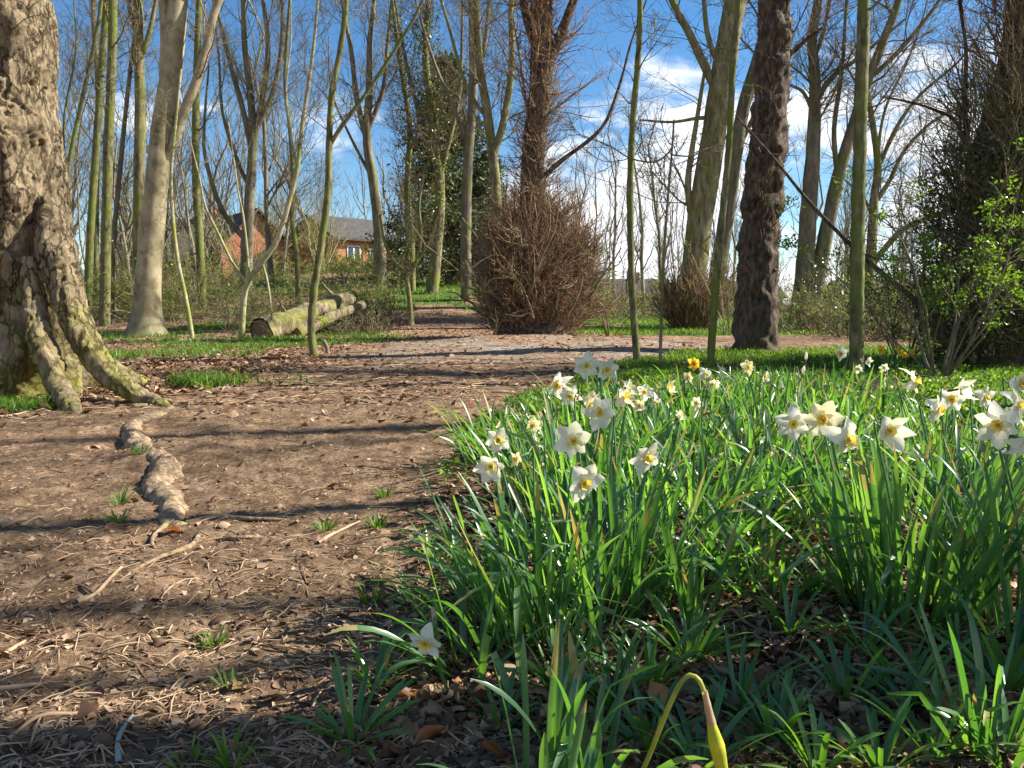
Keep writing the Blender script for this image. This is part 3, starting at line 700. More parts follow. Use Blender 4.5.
tree('twisted_tree', 'small pale tree with forked crooked stems beside the cut end of the log', 'tree',
     [(241, 337), (243, 310), (247, 284), (262, 262), (277, 240), (288, 205), (297, 170), (303, 120), (312, 60), (318, 0)], 16.8, 8, 3, M_PALE,
     limbs=[([(247, 284), (232, 262), (219, 235), (205, 205), (200, 180)], 4, 2, 1), ([(249, 284), (247, 250), (243, 215), (238, 190)], 3.5, 2, 1), ([(262, 262), (268, 285), (272, 318)], 3, 2.5), ([(297, 170), (290, 130), (286, 90), (291, 40)], 3, 2, 1)],
     N1=22, N2=120, N3=350, L1=1.4, L2=.7, L3=.35, seed=11, t0=.3)
tree('slender_tree', 'wavy thin dark stem rising behind the fallen log', 'tree',
     [(298, 303), (297, 260), (292, 220), (293, 180), (290, 130), (285, 80), (290, 0)], 22.5, 6.5, 3.5, M_GREEN, extend=3, N1=18, N2=140, N3=500, L1=1.6, seed=12, t0=.15)
tree('forked_sapling', 'green sapling nearest the path at left, forking into a straight arm slanting right', 'sapling',
     [(315, 356), (311, 330), (314, 290), (322, 240), (328, 190), (329, 145), (332, 95), (340, 50), (346, 0)], 11.2, 9.5, 6, M_GREEN,
     limbs=[([(329, 145), (345, 122), (365, 95), (385, 65), (402, 38), (424, -4)], 5, 3, 1.5)],
     extend=2.5, N1=14, N2=60, N3=160, L1=1.1, L2=.6, L3=.35, seed=13, t0=.4, rough=.16, rs=9, flare=1.7, K=110)
tree('tree_stump', 'short cut stub standing beside the foot of the forked sapling', 'stump',
     [(328, 355), (327, 348), (324, 341)], 11.3, 5.5, 4.5, M_GREY, N1=0, seed=14, S=10, K=8)
tree('tall_tree', 'grey-brown tree with upswept twiggy limbs on the bank right of the pale-gabled house', 'tree',
     [(381, 284), (379, 230), (373, 180), (367, 140), (369, 90), (370, 40), (374, 0)], 28, 15, 5, M_GREY,
     limbs=[([(368, 145), (357, 100), (351, 50), (342, 0)], 7, 4, 3), ([(368, 130), (383, 90), (387, 50), (392, 0)], 6, 3, 3), ([(373, 180), (352, 140), (334, 100), (329, 70)], 4, 2, 1)],
     extend=4, N1=30, N2=300, N3=1200, L1=2.3, L2=1.2, seed=15, t0=.35, up=.18, ang=.55)
tree('small_tree', 'small Y-shaped tree growing on the leafy mound left of the twiggy tree', 'tree',
     [(411, 319), (409, 295), (405, 275), (392, 258), (384, 240), (380, 215)], 21, 6.5, 2.5, M_MOSS2,
     limbs=[([(406, 278), (416, 262), (421, 235), (419, 205), (424, 175)], 4.5, 2.5), ([(416, 262), (428, 245), (436, 225)], 2.5, 1.5)],
     N1=20, N2=120, N3=350, L1=1.1, L2=.6, L3=.35, seed=16, t0=.3, flare=2.2)
def ivyfun(rx, z0, z1, n, seed, size=.09, m=None, name='ivy', rx2=None):
    def f(root, origin, Q, rad, rng):
        k = np.interp(rng.random(n), [0, 1], [z0, z1]); idx_ = k * (len(Q) - 1); i = idx_.astype(int).clip(0, len(Q) - 2)
        p = Q[i] + (Q[i + 1] - Q[i]) * (idx_ - i)[:, None]
        taper = (1 - .6 * (k - z0) / (z1 - z0))
        off = rng.normal(size=(n, 3)) * np.array([rx, rx, rx * .6]) * taper[:, None]
        cl = fbm((p + off) * 1.6, 2, seed); keep_ = cl > -.25
        V, Fq = leaf_cloud((p + off)[keep_], rng, size, None)
        mb = MB(); mb.add(V, Fq); mb.build(name, m or M_IVY, root, origin)
    return f
tree('ivy_tree', 'pale leaning trunk wrapped in olive ivy in front of the dark conifer', 'tree',
     [(432, 284), (436, 250), (440, 200), (437, 150), (430, 100), (425, 50), (428, 0)], 26.5, 15, 6, M_MOSS2,
     limbs=[([(437, 165), (421, 120), (410, 80), (400, 30)], 6, 3, 2), ([(439, 180), (452, 130), (460, 90), (462, 30)], 6, 3, 2)],
     extend=3, N1=30, N2=260, N3=1000, L1=1.8, L2=1, seed=17, t0=.25, up=.15, extra=ivyfun(.55, .18, .75, 6500, 3, .075))
tree('ivy_tree', 'slim twiggy trunk with loose ivy at the left edge of the conifer', 'tree',
     [(412, 286), (411, 240), (407, 190), (410, 130), (403, 80), (396, 30)], 27, 9, 4, M_MOSS2, extend=3,
     N1=30, N2=240, N3=900, L1=1.6, L2=.9, seed=18, t0=.15, extra=ivyfun(.45, .15, .8, 3500, 5, .07))
tree('tall_tree', 'straight grey trunk left of the twiggy tree, its foot on the grassy bank', 'tree',
     [(466, 289), (466, 230), (468, 160), (473, 90), (472, 0)], 25, 13, 9, M_GREY, limbs=[([(468, 150), (455, 110), (437, 70), (424, 30)], 5, 3, 2), ([(473, 90), (484, 50), (489, 0)], 6, 4, 2)],
     extend=5, N1=22, N2=220, N3=800, L1=2.2, seed=19, t0=.35)
tree('mossy_tree', 'bright mossy forked tree standing directly behind the twiggy tree at its left', 'tree',
     [(497, 300), (497, 240), (496, 190), (492, 150), (487, 110), (479, 60), (476, 0)], 20.5, 15, 8, M_MOSS2,
     limbs=[([(494, 155), (505, 115), (512, 60), (511, 0)], 9, 6, 3), ([(488, 120), (468, 90), (455, 50), (447, 20)], 5, 3, 2)],
     extend=5, N1=26, N2=260, N3=1000, L1=1.9, L2=.9, seed=20, t0=.35)

# the twiggy tree in the middle
def thicket(n, cen_px, Y, zlo, zhi, rtrunk, spread, lenm, seed, m=None, name='twig_thicket', upb=1.2, dens_low=True, squash=1.0, rmin=.004, sub=2, noise=.25, wob=.16):
    def f(root, origin, Q, rad, rng):
        z = zlo + (zhi - zlo) * rng.random(n) ** 1.25
        az = rng.random(n) * 2 * PI
        zz = Q[:, 2] - origin[2]
        bx = np.interp(z, zz, Q[:, 0]); by = np.interp(z, zz, Q[:, 1])
        st = np.stack([bx + np.cos(az) * rtrunk, by + np.sin(az) * rtrunk * squash, origin[2] + z], -1)
        d = np.stack([np.cos(az), np.sin(az) * squash, np.full(n, upb)], -1) * np.array([spread, spread, 1]) + rng.normal(size=(n, 3)) * noise
        ln = lenm * (.4 + .8 * rng.random(n)) * (1 - .35 * (z - zlo) / (zhi - zlo)) * (1 + .35 * np.sin(az * 3 + seed) + .2 * np.sin(az * 7 + seed * 2))
        Pn = [st]
        for k in range(7):
            d = nrm(d + rng.normal(size=(n, 3)) * wob + [0, 0, .07]); Pn.append(Pn[-1] + d * (ln / 7)[:, None])
        P1 = np.stack(Pn, 1); R1 = np.linspace(rmin * 2.2, rmin, 8)[None] * (.6 + .8 * rng.random((n, 1)))
        mb = MB(); V, Fq = tubes(P1, R1, 4); mb.add(V, Fq)
        P2, R2 = grow(P1, R1, rng, n * sub, .25, 1, lenm * .33, .55, .06, 5, .16, .8, rmin * .75); V, Fq = tubes(P2, R2, 3); mb.add(V, Fq)
        P3, R3 = grow(P2, R2, rng, n * sub, .2, 1, lenm * .18, .6, .03, 4, .2, .8, rmin * .6); V, Fq = tubes(P3, R3, 3); mb.add(V, Fq)
        mb.build(name, m or M_RED, root, origin)
    return f
def multi(*fs):
    def f(*a):
        for g in fs: g(*a)
    return f
def mid_extra(root, origin, Q, rad, rng):
    thicket(240, None, 16.6, .05, 1.3, .78, .32, 1.9, 7, rmin=.010, sub=3, noise=.5, wob=.22, m=M_TWIG)(root, origin, Q, rad, rng)
    thicket(2900, None, 16.6, .1, 1.7, .78, .24, 1.3, 1, rmin=.0042, sub=3, noise=.55, wob=.24)(root, origin, Q, rad, rng)
    thicket(1200, None, 16.6, 1.0, 2.7, .5, .6, 1.15, 2, rmin=.004, sub=3, upb=.7, noise=.6, wob=.26)(root, origin, Q, rad, rng)
    thicket(1000, None, 16.6, 1.8, 8.0, .22, .7, .8, 3, rmin=.0035, sub=4, name='shoots', noise=.7, wob=.26, upb=.7)(root, origin, Q, rad, rng)
    # bulging burr at the foot
    na, nz = 90, 60
    t_ = np.linspace(0, 2 * PI, na, endpoint=False); z = np.linspace(-.1, 2.0, nz)
    Z, T = np.meshgrid(z, t_, indexing='ij')
    r = np.interp(Z, [-.1, .2, .8, 1.3, 1.7, 2.0], [.92, .86, .92, .82, .5, .2])
    p = np.stack([r * np.cos(T), r * np.sin(T), Z], -1)
    p[..., :2] *= (1 + .16 * fbm(p * 2.2, 4, 7))[..., None]
    p += origin
    ix = np.arange(nz * na).reshape(nz, na); a = ix[:-1]; b = np.roll(a, -1, 1); d = ix[1:]; c = np.roll(d, -1, 1)
    mb = MB(); mb.add(p, np.stack([a, b, c, d], -1).reshape(-1, 4)); mb.build('burr', M_DARK, root, origin)
    # bare pale twigs arching over the dark side
    for pp in ([(472, 268), (486, 258), (500, 255), (512, 268), (520, 276)], [(484, 292), (490, 280), (505, 278), (518, 280), (528, 300), (534, 318)], [(505, 314), (520, 316), (530, 313), (534, 319)]):
        q = resample(np.array([W(a_, b_, 15.55) for a_, b_ in pp]), 14)
        mb = MB(); V, Fq = tubes(q[None], np.full((1, 14), .014), 5, rough=.2); mb.add(V, Fq); mb.build('bare_twig', M_PALE, root, origin)
tree('twiggy_tree', 'tree with a huge brown broom of twigs round its foot, mid-picture beside the path', 'tree',
     [(535, 336), (536, 270), (533, 210), (535, 140), (541, 70), (541, 0)], 16.8, 34, 22, M_DARK,
     limbs=[([(540, 70), (556, 45), (568, 15), (580, -20)], 12, 8, 3), ([(540, 60), (528, 25), (520, -15)], 10, 7, 3), ([(534, 190), (556, 165), (600, 130), (618, 90), (632, 40)], 6, 3, 1)],
     extend=5, N1=30, N2=260, N3=900, L1=2.0, seed=21, t0=.3, S=20, rough=.14, rs=3, mt=M_RED, extra=mid_extra)
tree('sapling', 'straight green sapling at the bend of the path, right of the twiggy tree', 'sapling',
     [(638, 366), (634, 320), (631, 260), (630, 190), (633, 120), (638, 60), (640, 0)], 9.8, 8.5, 6.5, M_GREEN, extend=3, N1=12, N2=50, N3=120, L1=.7, L2=.4, L3=.25, seed=22, t0=.25, rough=.16, rs=9, flare=1.7, K=110)
tree('sapling', 'very thin dark sapling with a bowed side branch, second from the path bend', 'sapling',
     [(660, 377), (661, 330), (663, 270), (667, 210), (672, 150), (674, 120)], 9.0, 4.2, 2, M_TWIG,
     limbs=[([(672, 150), (655, 162), (630, 158), (610, 146), (585, 136)], 2.2, 1, 0), ([(672, 155), (690, 156), (708, 150)], 2, 1, 0)], N1=10, N2=50, N3=130, L1=.7, L2=.4, L3=.25, seed=23, t0=.5)
def skirt(root, origin, Q, rad, rng):
    thicket(650, None, 24, .02, .9, .5, .62, 1.5, 1, rmin=.007, sub=2)(root, origin, Q, rad, rng)
tree('grey_tree', 'big grey-green trunk leaning right with a brush of twigs round its foot', 'tree',
     [(690, 331), (694, 270), (703, 200), (713, 140), (722, 80), (730, 30), (737, -10)], 23, 30, 25, M_MOSS2,
     limbs=[([(719, 95), (704, 65), (690, 35), (672, 0)], 11, 7, 4), ([(716, 120), (700, 118), (672, 122), (640, 120)], 5, 2, 0), ([(697, 240), (688, 190), (692, 150), (700, 100)], 10, 6, 1), ([(724, 75), (709, 40), (704, 0)], 7, 5, 2)],
     extend=6, N1=26, N2=260, N3=900, L1=3.0, seed=24, t0=.5, S=20, rough=.07, rs=2, extra=skirt)
tree('grey_tree', 'brown leaning trunk crossing just right of the big grey-green trunk', 'tree',
     [(710, 326), (716, 280), (726, 220), (735, 160), (743, 110), (757, 60), (768, 20), (775, -10)], 25.5, 20, 11, M_GREY,
     limbs=[([(738, 150), (752, 120), (770, 80)], 6, 3, 0)],
     extend=5, N1=22, N2=240, N3=800, L1=2.6, seed=25, t0=.5, S=16, rough=.12, rs=2.5)
tree('sapling', 'bright moss-green sapling leaning right in front of the big grey-green trunk', 'sapling',
     [(710, 372), (713, 320), (718, 260), (725, 190), (730, 130), (733, 60), (738, 0)], 9.2, 9, 7, M_GREEN, extend=3, N1=12, N2=50, N3=100, L1=.7, L2=.4, L3=.25, seed=26, t0=.3, rough=.16, rs=9, flare=1.7, K=110)
def rug_extra(root, origin, Q, rad, rng):
    thicket(520, None, 11.6, 1.6, 4.9, .20, .9, .22, 1, rmin=.003, sub=1, upb=.6, name='shoots')(root, origin, Q, rad, rng)
    # knobbly burls
    for (px_, py_, s) in [(741, 262, .11), (742, 205, .12), (782, 215, .10), (752, 150, .12), (787, 60, .10), (778, 270, .09), (748, 245, .12), (785, 165, .09), (745, 285, .09), (760, 120, .13)]:
        s *= .8; c0 = W(px_ + (7 if px_ < 765 else -7), py_, 11.45)
        u = np.linspace(0, PI, 14); v = np.linspace(0, 2 * PI, 20, endpoint=False); U, Vv = np.meshgrid(u, v, indexing='ij')
        p = np.stack([np.sin(U) * np.cos(Vv), np.sin(U) * np.sin(Vv), np.cos(U)], -1); p *= (s * (1 + .45 * fbm(p * 2.5 + px_, 3, 3)))[..., None]; p[..., 2] *= .9
        ix = np.arange(14 * 20).reshape(14, 20); a = ix[:-1]; b = np.roll(a, -1, 1); d = ix[1:]; c = np.roll(d, -1, 1)
        mb = MB(); mb.add(p + c0, np.stack([a, b, c, d], -1).reshape(-1, 4)); mb.build('burl', M_DARK, root, origin)
tree('rugged_tree', 'thick dark-brown trunk with knobbly burls standing by the path, right of centre', 'tree',
     [(754, 357), (757, 300), (760, 240), (764, 190), (768, 140), (772, 80), (775, 30), (776, -5)], 11.6, 47, 34, M_DARK,
     limbs=[([(782, 60), (795, 50), (808, 38), (822, 28)], 8, 3, 0)],
     extend=5, N1=14, N2=120, N3=500, L1=1.8, seed=27, t0=.72, S=72, K=260, rough=.19, rs=5, flare=1.15, extra=rug_extra, mt=M_RED)
tree('forked_tree', 'upright half of the twin trunks behind the path, right of the rugged dark trunk', 'tree',
     [(800, 330), (804, 280), (808, 220), (813, 150), (815, 80), (812, 40), (818, 0)], 24, 24, 9, M_GREY,
     limbs=[([(813, 110), (826, 85), (842, 68), (856, 60)], 7, 4, 2), ([(812, 110), (803, 92), (790, 85)], 5, 3, 0), ([(814, 60), (824, 30), (830, -5)], 5, 4, 3)],
     extend=4, N1=26, N2=280, N3=1000, L1=2.2, seed=28, t0=.4, S=18, rough=.1, rs=2, flare=1.3)
tree('forked_tree', 'leaning half of the twin trunks, sloping up to the right behind the straight pole-like sapling', 'tree',
     [(806, 330), (816, 285), (827, 230), (840, 170), (852, 130), (868, 80), (884, 40), (900, -5)], 24, 20, 8, M_GREY,
     limbs=[([(838, 180), (834, 130), (842, 70), (846, 10)], 7, 4, 2), ([(868, 80), (895, 55), (925, 20), (945, -10)], 6, 4, 2)],
     extend=4, N1=28, N2=300, N3=1100, L1=2.6, seed=29, t0=.4, S=16, rough=.08, rs=2)
tree('straight_sapling', 'straight pole-like green-brown sapling standing at the back of the daffodil bed', 'sapling',
     [(856, 381), (857, 300), (858, 220), (860, 130), (862, 60), (864, 0)], 8.1, 16.5, 13, M_GREEN, extend=4, N1=8, N2=60, N3=200, L1=1.2, seed=30, t0=.45, S=24, K=160, rough=.11, rs=8, flare=1.35)
tree('spreading_tree', 'wide-crowned bare tree behind the leafy bush, limbs sweeping up to the right', 'tree',
     [(868, 325), (869, 280), (872, 240), (874, 200), (878, 165), (872, 120), (866, 80)], 26, 14, 4, M_MOSS2,
     limbs=[([(870, 268), (892, 240), (910, 225), (945, 212), (975, 195), (1000, 160)], 8, 3, 1), ([(874, 205), (890, 180), (905, 150), (935, 120), (975, 100)], 6, 3, 1), ([(874, 220), (862, 195), (845, 180)], 4, 2, 0),
            ([(878, 170), (895, 130), (920, 95), (960, 60), (990, 20)], 5, 3, 1), ([(876, 165), (885, 110), (908, 60), (925, 10)], 4, 2.5, 1)],
     extend=1, N1=40, N2=420, N3=1500, L1=2.4, L2=1.3, seed=31, t0=.35, up=.1)
def right_extra(root, origin, Q, rad, rng):
    thicket(1700, None, 12, .02, 3.4, .50, .5, 1.1, 1, rmin=.0035, sub=3, upb=.8, noise=.5, wob=.22, m=M_TWIG)(root, origin, Q, rad, rng)
    thicket(250, None, 12, 3.0, 5.5, .2, .6, 1.0, 2, rmin=.0035, sub=3, upb=.8, noise=.4, name='shoots')(root, origin, Q, rad, rng)
    n = 19000
    z = rng.random(n) ** 1.3 * 2.7; az = rng.random(n) * 2 * PI; r = .70 + .35 * rng.random(n)
    p = np.stack([origin[0] + r * np.cos(az), origin[1] + r * np.sin(az), origin[2] + z], -1)
    keep_ = fbm(p * 1.4, 2, 9) > -.1
    V, Fq = leaf_cloud(p[keep_], rng, .05, None); mb = MB(); mb.add(V, Fq); mb.build('ivy', M_IVY, root, origin)
    na, nz = 90, 90
    t_ = np.linspace(0, 2 * PI, na, endpoint=False); z = np.linspace(-.1, 5.5, nz)
    Z, T = np.meshgrid(z, t_, indexing='ij')
    r = np.interp(Z, [-.1, .3, 1.2, 2.6, 3.6, 5.5], [.60, .52, .58, .45, .26, .12])
    p = np.stack([r * np.cos(T), r * np.sin(T), Z], -1); p[..., :2] *= (1 + .22 * fbm(p * 2.4, 4, 7))[..., None]; p += origin
    ix = np.arange(nz * na).reshape(nz, na); a = ix[:-1]; b = np.roll(a, -1, 1); d = ix[1:]; c = np.roll(d, -1, 1)
    mb = MB(); mb.add(p, np.stack([a, b, c, d], -1).reshape(-1, 4)); mb.build('burr', M_DARK, root, origin)
tree('twiggy_tree', 'dark trunk smothered in brown twigs at the right edge behind the leafy bush', 'tree',
     [(1003, 378), (1003, 300), (1003, 220), (1008, 120), (1016, 50), (1018, 0)], 9.6, 40, 20, M_DARK,
     limbs=[([(992, 180), (972, 160), (965, 110), (966, 50), (960, 0)], 6, 4, 1), ([(971, 158), (956, 122), (930, 108), (900, 100), (882, 97)], 4.5, 2, 0)],
     extend=3, N1=26, N2=220, N3=800, L1=1.5, L2=.8, L3=.4, seed=32, t0=.3, S=20, rough=.15, rs=3, mt=M_TWIG, extra=right_extra)
# off to the right, outside the picture: the trees that shade the foreground
def shade_tree(name, label, X_, Y_, r, hgt, seed, n1=10):
    rng = np.random.default_rng(seed)
    z0 = float(terrain(X_, Y_)); P = np.array([[X_ + .15 * math.sin(k), Y_ + .1 * math.cos(k * 1.3), z0 - .05 + hgt * k / 5] for k in range(6)])
    Q = resample(P, 40); rad = np.interp(np.linspace(0, 1, 40), [0, .06, .8, 1], [r * 1.4, r, r * .75, r * .4])
    org = P[0] + [0, 0, .05]; root = empty(name, org); tag(root, label, 'tree')
    mb = MB(); V, Fq = tubes(Q[None], rad[None], 24, rough=.1, seed=seed, roughscale=3); mb.add(V, Fq); mb.build('trunk', M_GREY, root, org)
    Pt = resample(Q[26:], 24)[None]; Rt = np.interp(np.linspace(26, 39, 24), np.arange(40), rad)[None]
    mb = MB(); P1, R1 = grow(Pt, Rt, rng, n1, .1, 1, 3.5, .8, .15, 9, .12, .4, .02); V, Fq = tubes(P1, R1, 5); mb.add(V, Fq)
    P2, R2 = grow(P1, R1, rng, 60, .2, 1, 1.6, .7, .1, 7, .15, .5, .008); V, Fq = tubes(P2, R2, 4); mb.add(V, Fq)
    P3, R3 = grow(P2, R2, rng, 200, .2, 1, .8, .7, .1, 5, .15, .5, .005); V, Fq = tubes(P3, R3, 3); mb.add(V, Fq)
    mb.build('crown', M_TWIG, root, org)
dx, dy = math.sin(R(SUN_AZ)), math.cos(R(SUN_AZ))
def shadow_spot(px_, py_, dist):   # a trunk whose shadow runs through the ground seen at this pixel
    gx, gy = G(px_, py_); return gx + dx * dist, gy + dy * dist
sx_, sy_ = shadow_spot(560, 700, 8.0); shade_tree('large_tree', 'very broad shading trunk beyond the right edge of the view', sx_, sy_, .20, 13, 1, 9)
sx_, sy_ = shadow_spot(700, 630, 9.5); shade_tree('large_tree', 'slim shading trunk beyond the right edge, between two broader ones', sx_, sy_, .06, 12, 9, 5)
sx_, sy_ = shadow_spot(380, 512, 9.0); shade_tree('slim_tree', 'slim tree beyond the right edge, casting a thin shadow over the root', sx_, sy_, .10, 10, 2, 4)
sx_, sy_ = shadow_spot(330, 435, 13.0); shade_tree('slim_tree', 'slim tree beyond the right edge whose shadow crosses the mid path', sx_, sy_, .12, 12, 3, 8)
sx_, sy_ = shadow_spot(420, 600, 11.0); shade_tree('slim_tree', 'slim tree farthest right, its shadow falling on the near path', sx_, sy_, .07, 12, 4, 7)

# leaning dead branch
def pole(name, label, cat, pts, Y, w0, w1, m, dY=0, sub=0, seed=0):
    P = np.array([W(a, b, Y + dY * i / (len(pts) - 1)) for i, (a, b) in enumerate(pts)])
    Q = resample(P, 30); rad = np.linspace(w0, w1, 30) / 2 * Y / F
    mb = MB(); V, Fq = tubes(Q[None], rad[None], 8, rough=.15, roughscale=9); mb.add(V, Fq)
    if sub:
        rng = np.random.default_rng(seed); P1, R1 = grow(Q[None], rad[None], rng, sub, .05, .6, .7, .6, .02, 6, .15, .5, .004); V, Fq = tubes(P1, R1, 4); mb.add(V, Fq)
    o = mb.build(name, m, None, P[-1]); tag(o, label, cat); return o
pole('dead_branch', 'long dead branch slanting down from the rugged trunk into the leafy bush', 'branch', [(736, 116), (775, 160), (810, 203), (850, 244), (885, 276), (914, 299), (940, 330), (958, 362)], 10.9, 2, 6, M_DARK, dY=-1.6, sub=8)

# ================================================================== conifer
def conifer(label, px, py, Y, toppx, toppy, wpx, seed, name='conifer', m=None):
    rng = np.random.default_rng(seed)
    b = W(px, py, Y); b[2] = float(terrain(b[0], b[1])); t = W(toppx, toppy, Y); Ht = t[2] - b[2]
    root = empty(name, b); tag(root, label, 'tree')
    mb = MB(); Q = resample(np.array([b - [0, 0, .05], (b + t) / 2, t]), 20); V, Fq = tubes(Q[None], np.linspace(.3, .04, 20)[None], 10, rough=.08); mb.add(V, Fq); mb.build('trunk', M_GREY, root, b)
    Rm = wpx / 2 * Y / F
    n = 330
    z = .06 + .92 * rng.random(n) ** 1.1; az = rng.random(n) * 2 * PI
    ln = Rm * (1 - z) ** .75 * (.65 + .5 * rng.random(n)) + .15
    st = b + (t - b) * z[:, None]
    d = np.stack([np.cos(az), np.sin(az), -.05 + .25 * rng.random(n)], -1); Pn = [st]
    for k in range(6): d = nrm(d + rng.normal(size=(n, 3)) * .08 + [0, 0, -.05 + .04 * k]); Pn.append(Pn[-1] + d * (ln / 6)[:, None])
    P1 = np.stack(Pn, 1); mb = MB(); V, Fq = tubes(P1, np.linspace(.03, .008, 7)[None] * np.ones((n, 1)), 4); mb.add(V, Fq)
    mb.build('branches', M_TWIG, root, b)
    m_ = 42000
    i = rng.choice(n, m_, p=ln / ln.sum()); f = rng.random(m_) ** .7 * 5.99; k = f.astype(int); fr = (f - k)[:, None]
    p = P1[i, k] * (1 - fr) + P1[i, k + 1] * fr + rng.normal(size=(m_, 3)) * np.array([.17, .17, .10])
    keep_ = fbm(p * .9, 2, 4) > -.35
    V, Fq = leaf_cloud(p[keep_], rng, .2, None, aspect=.34, up=-.2); mb = MB(); mb.add(V, Fq); mb.build('crown', m or M_CONI, root, b)
conifer('dark pointed conifer rising behind the ivy-clad trunks on the bank', 452, 288, 31, 446, 50, 150, 2)
conifer('squat dark evergreen lower down between the conifer and the twiggy tree', 482, 292, 34, 486, 150, 70, 3)

# ================================================================== far houses
M_BRICK = plain('orange brick', (.30, .115, .065), (.46, .20, .115), 2.2, .9, 0, False)
M_TILE = plain('grey brown roof tile', (.05, .042, .036), (.10, .085, .07), 3, .85, 0, False)
M_SLATE = plain('slate roof tile', (.045, .042, .04), (.09, .085, .08), 3, .8, 0, False)
M_REND = plain('pale render', (.62, .6, .55), (.78, .76, .71), 1, .8, 0, False)
M_WHITE = plain('white paint', (.72, .72, .7), (.82, .82, .8), 1, .5, 0, False)
m_, t_, o_ = mat('window glass'); b_g = N(t_, 'ShaderNodeBsdfPrincipled'); b_g.inputs['Base Color'].default_value = (.04, .05, .06, 1); b_g.inputs['Roughness'].default_value = .08; t_.links.new(b_g.outputs[0], o_.inputs[0]); M_GLASS = m_
def boxmb(x0, x1, y0, y1, z0, z1):
    mb = MB(); v = [(x, y, z) for x in (x0, x1) for y in (y0, y1) for z in (z0, z1)]
    mb.add(v, [(0, 1, 3, 2), (4, 6, 7, 5), (0, 4, 5, 1), (2, 3, 7, 6), (0, 2, 6, 4), (1, 5, 7, 3)]); return mb
def house(label, px, Y, wid, dep, eave, ridge, axis, wallm, roofm, windows=(), base=None, chimney=True, rot=0, name='brick_house', door=None):
    """axis 'x': ridge across the view; 'y': gable faces the camera.  windows: (x, z, w, h) on the front"""
    c = W(px, 290, Y); zb = float(terrain(c[0], Y)) if base is None else base
    root = empty(name, (c[0], Y, zb)); root.rotation_euler.z = R(rot); tag(root, label, 'house')
    hw, hd = wid / 2, dep / 2
    mb = MB()
    if axis == 'y':
        v = [(-hw, -hd, -.5), (hw, -hd, -.5), (hw, -hd, eave), (0, -hd, ridge), (-hw, -hd, eave), (-hw, hd, -.5), (hw, hd, -.5), (hw, hd, eave), (0, hd, ridge), (-hw, hd, eave)]
        mb.add(v, [(0, 1, 2, 4), (5, 9, 7, 6), (0, 4, 9, 5), (1, 6, 7, 2)]); mb.add(v, [(4, 2, 3), (9, 8, 7)])
        o = mb.build('wall', wallm, root, smooth=False)
        ov = .35; k = (ridge - eave) / hw; mb = MB()
        for s in (-1, 1):
            p = [(0, -hd - ov, ridge + .05), (s * (hw + ov), -hd - ov, eave - k * ov + .05), (s * (hw + ov), hd + ov, eave - k * ov + .05), (0, hd + ov, ridge + .05)]
            p += [(a, b, c_ + .16) for a, b, c_ in p]
            mb.add(p, [(0, 1, 2, 3), (4, 5, 6, 7), (0, 1, 5, 4), (1, 2, 6, 5), (2, 3, 7, 6)])
    else:
        v = [(-hw, -hd, -.5), (-hw, hd, -.5), (-hw, hd, eave), (-hw, 0, ridge), (-hw, -hd, eave), (hw, -hd, -.5), (hw, hd, -.5), (hw, hd, eave), (hw, 0, ridge), (hw, -hd, eave)]
        mb.add(v, [(0, 1, 2, 4), (5, 9, 7, 6), (0, 4, 9, 5), (1, 6, 7, 2)]); mb.add(v, [(4, 2, 3), (9, 8, 7)])
        o = mb.build('wall', wallm, root, smooth=False)
        ov = .35; k = (ridge - eave) / hd; mb = MB()
        for s in (-1, 1):
            p = [(-hw - ov, 0, ridge + .05), (-hw - ov, s * (hd + ov), eave - k * ov + .05), (hw + ov, s * (hd + ov), eave - k * ov + .05), (hw + ov, 0, ridge + .05)]
            p += [(a, b, c_ + .16) for a, b, c_ in p]
            mb.add(p, [(0, 1, 2, 3), (4, 5, 6, 7), (0, 1, 5, 4), (1, 2, 6, 5), (2, 3, 7, 6)])
    rf = mb.build('roof', roofm, root, smooth=False)
    if chimney:
        boxmb(hw * .4, hw * .4 + .7, -.3, .5, eave + .3, ridge + 1.0).build('chimney', M_BRICK, rf, smooth=False)
    for (x, z, w_, h_) in windows:
        f = boxmb(x - w_ / 2, x + w_ / 2, -hd - .05, -hd + .05, z, z + h_).build('window', M_WHITE, root, smooth=False)
        for s in (-1, 1):
            cx = x + s * w_ / 4; boxmb(cx - w_ / 4 + .07, cx + w_ / 4 - .05, -hd - .065, -hd - .052, z + .07, z + h_ - .07).build('pane', M_GLASS, f, smooth=False)
    if door:
        x, w_ = door; boxmb(x - w_ / 2, x + w_ / 2, -hd - .06, -hd + .04, 0, 2.1).build('door', M_WHITE, root, smooth=False)
    return root
house('orange brick house with a brown roof, seen between the trees at the left', 188, 52, 7.2, 7, 2.6, 5.3, 'x', M_BRICK, M_TILE, [(-2.5, 1.0, 1.3, 1.1), (1.5, 1.0, 1.3, 1.1)], rot=0, base=.9)
house('orange brick gable end of the house just right of the vase-shaped tree', 243, 51, 4.4, 6, 3.0, 5.2, 'y', M_BRICK, M_TILE, [(0, 1.2, 1.1, 1.1)], base=1.3, chimney=False, rot=38)
house('brick and pale rendered house with a slate roof behind the forked sapling', 341, 50, 3.9, 6, 3.9, 5.3, 'x', M_BRICK, M_SLATE, [(-.8, 2.4, .9, 1.1), (.7, 2.4, .8, 1.0), (.9, .3, .9, 1.0)], base=.8, chimney=False, rot=42)
house('small white rendered house glimpsed low beside the grey-brown tree', 388, 66, 2.6, 5, 1.6, 2.6, 'y', M_REND, M_SLATE, [(0, .3, 1.0, .8)], base=1.6, chimney=False, name='white_house')
house('far white and orange house low between the tall grey trunk and twiggy tree', 491, 72, 4.6, 5, 2.0, 3.2, 'x', M_REND, M_BRICK, [(-1.1, .6, .9, .8), (1.0, .6, .9, .8)], base=1.2, chimney=False, name='white_house')
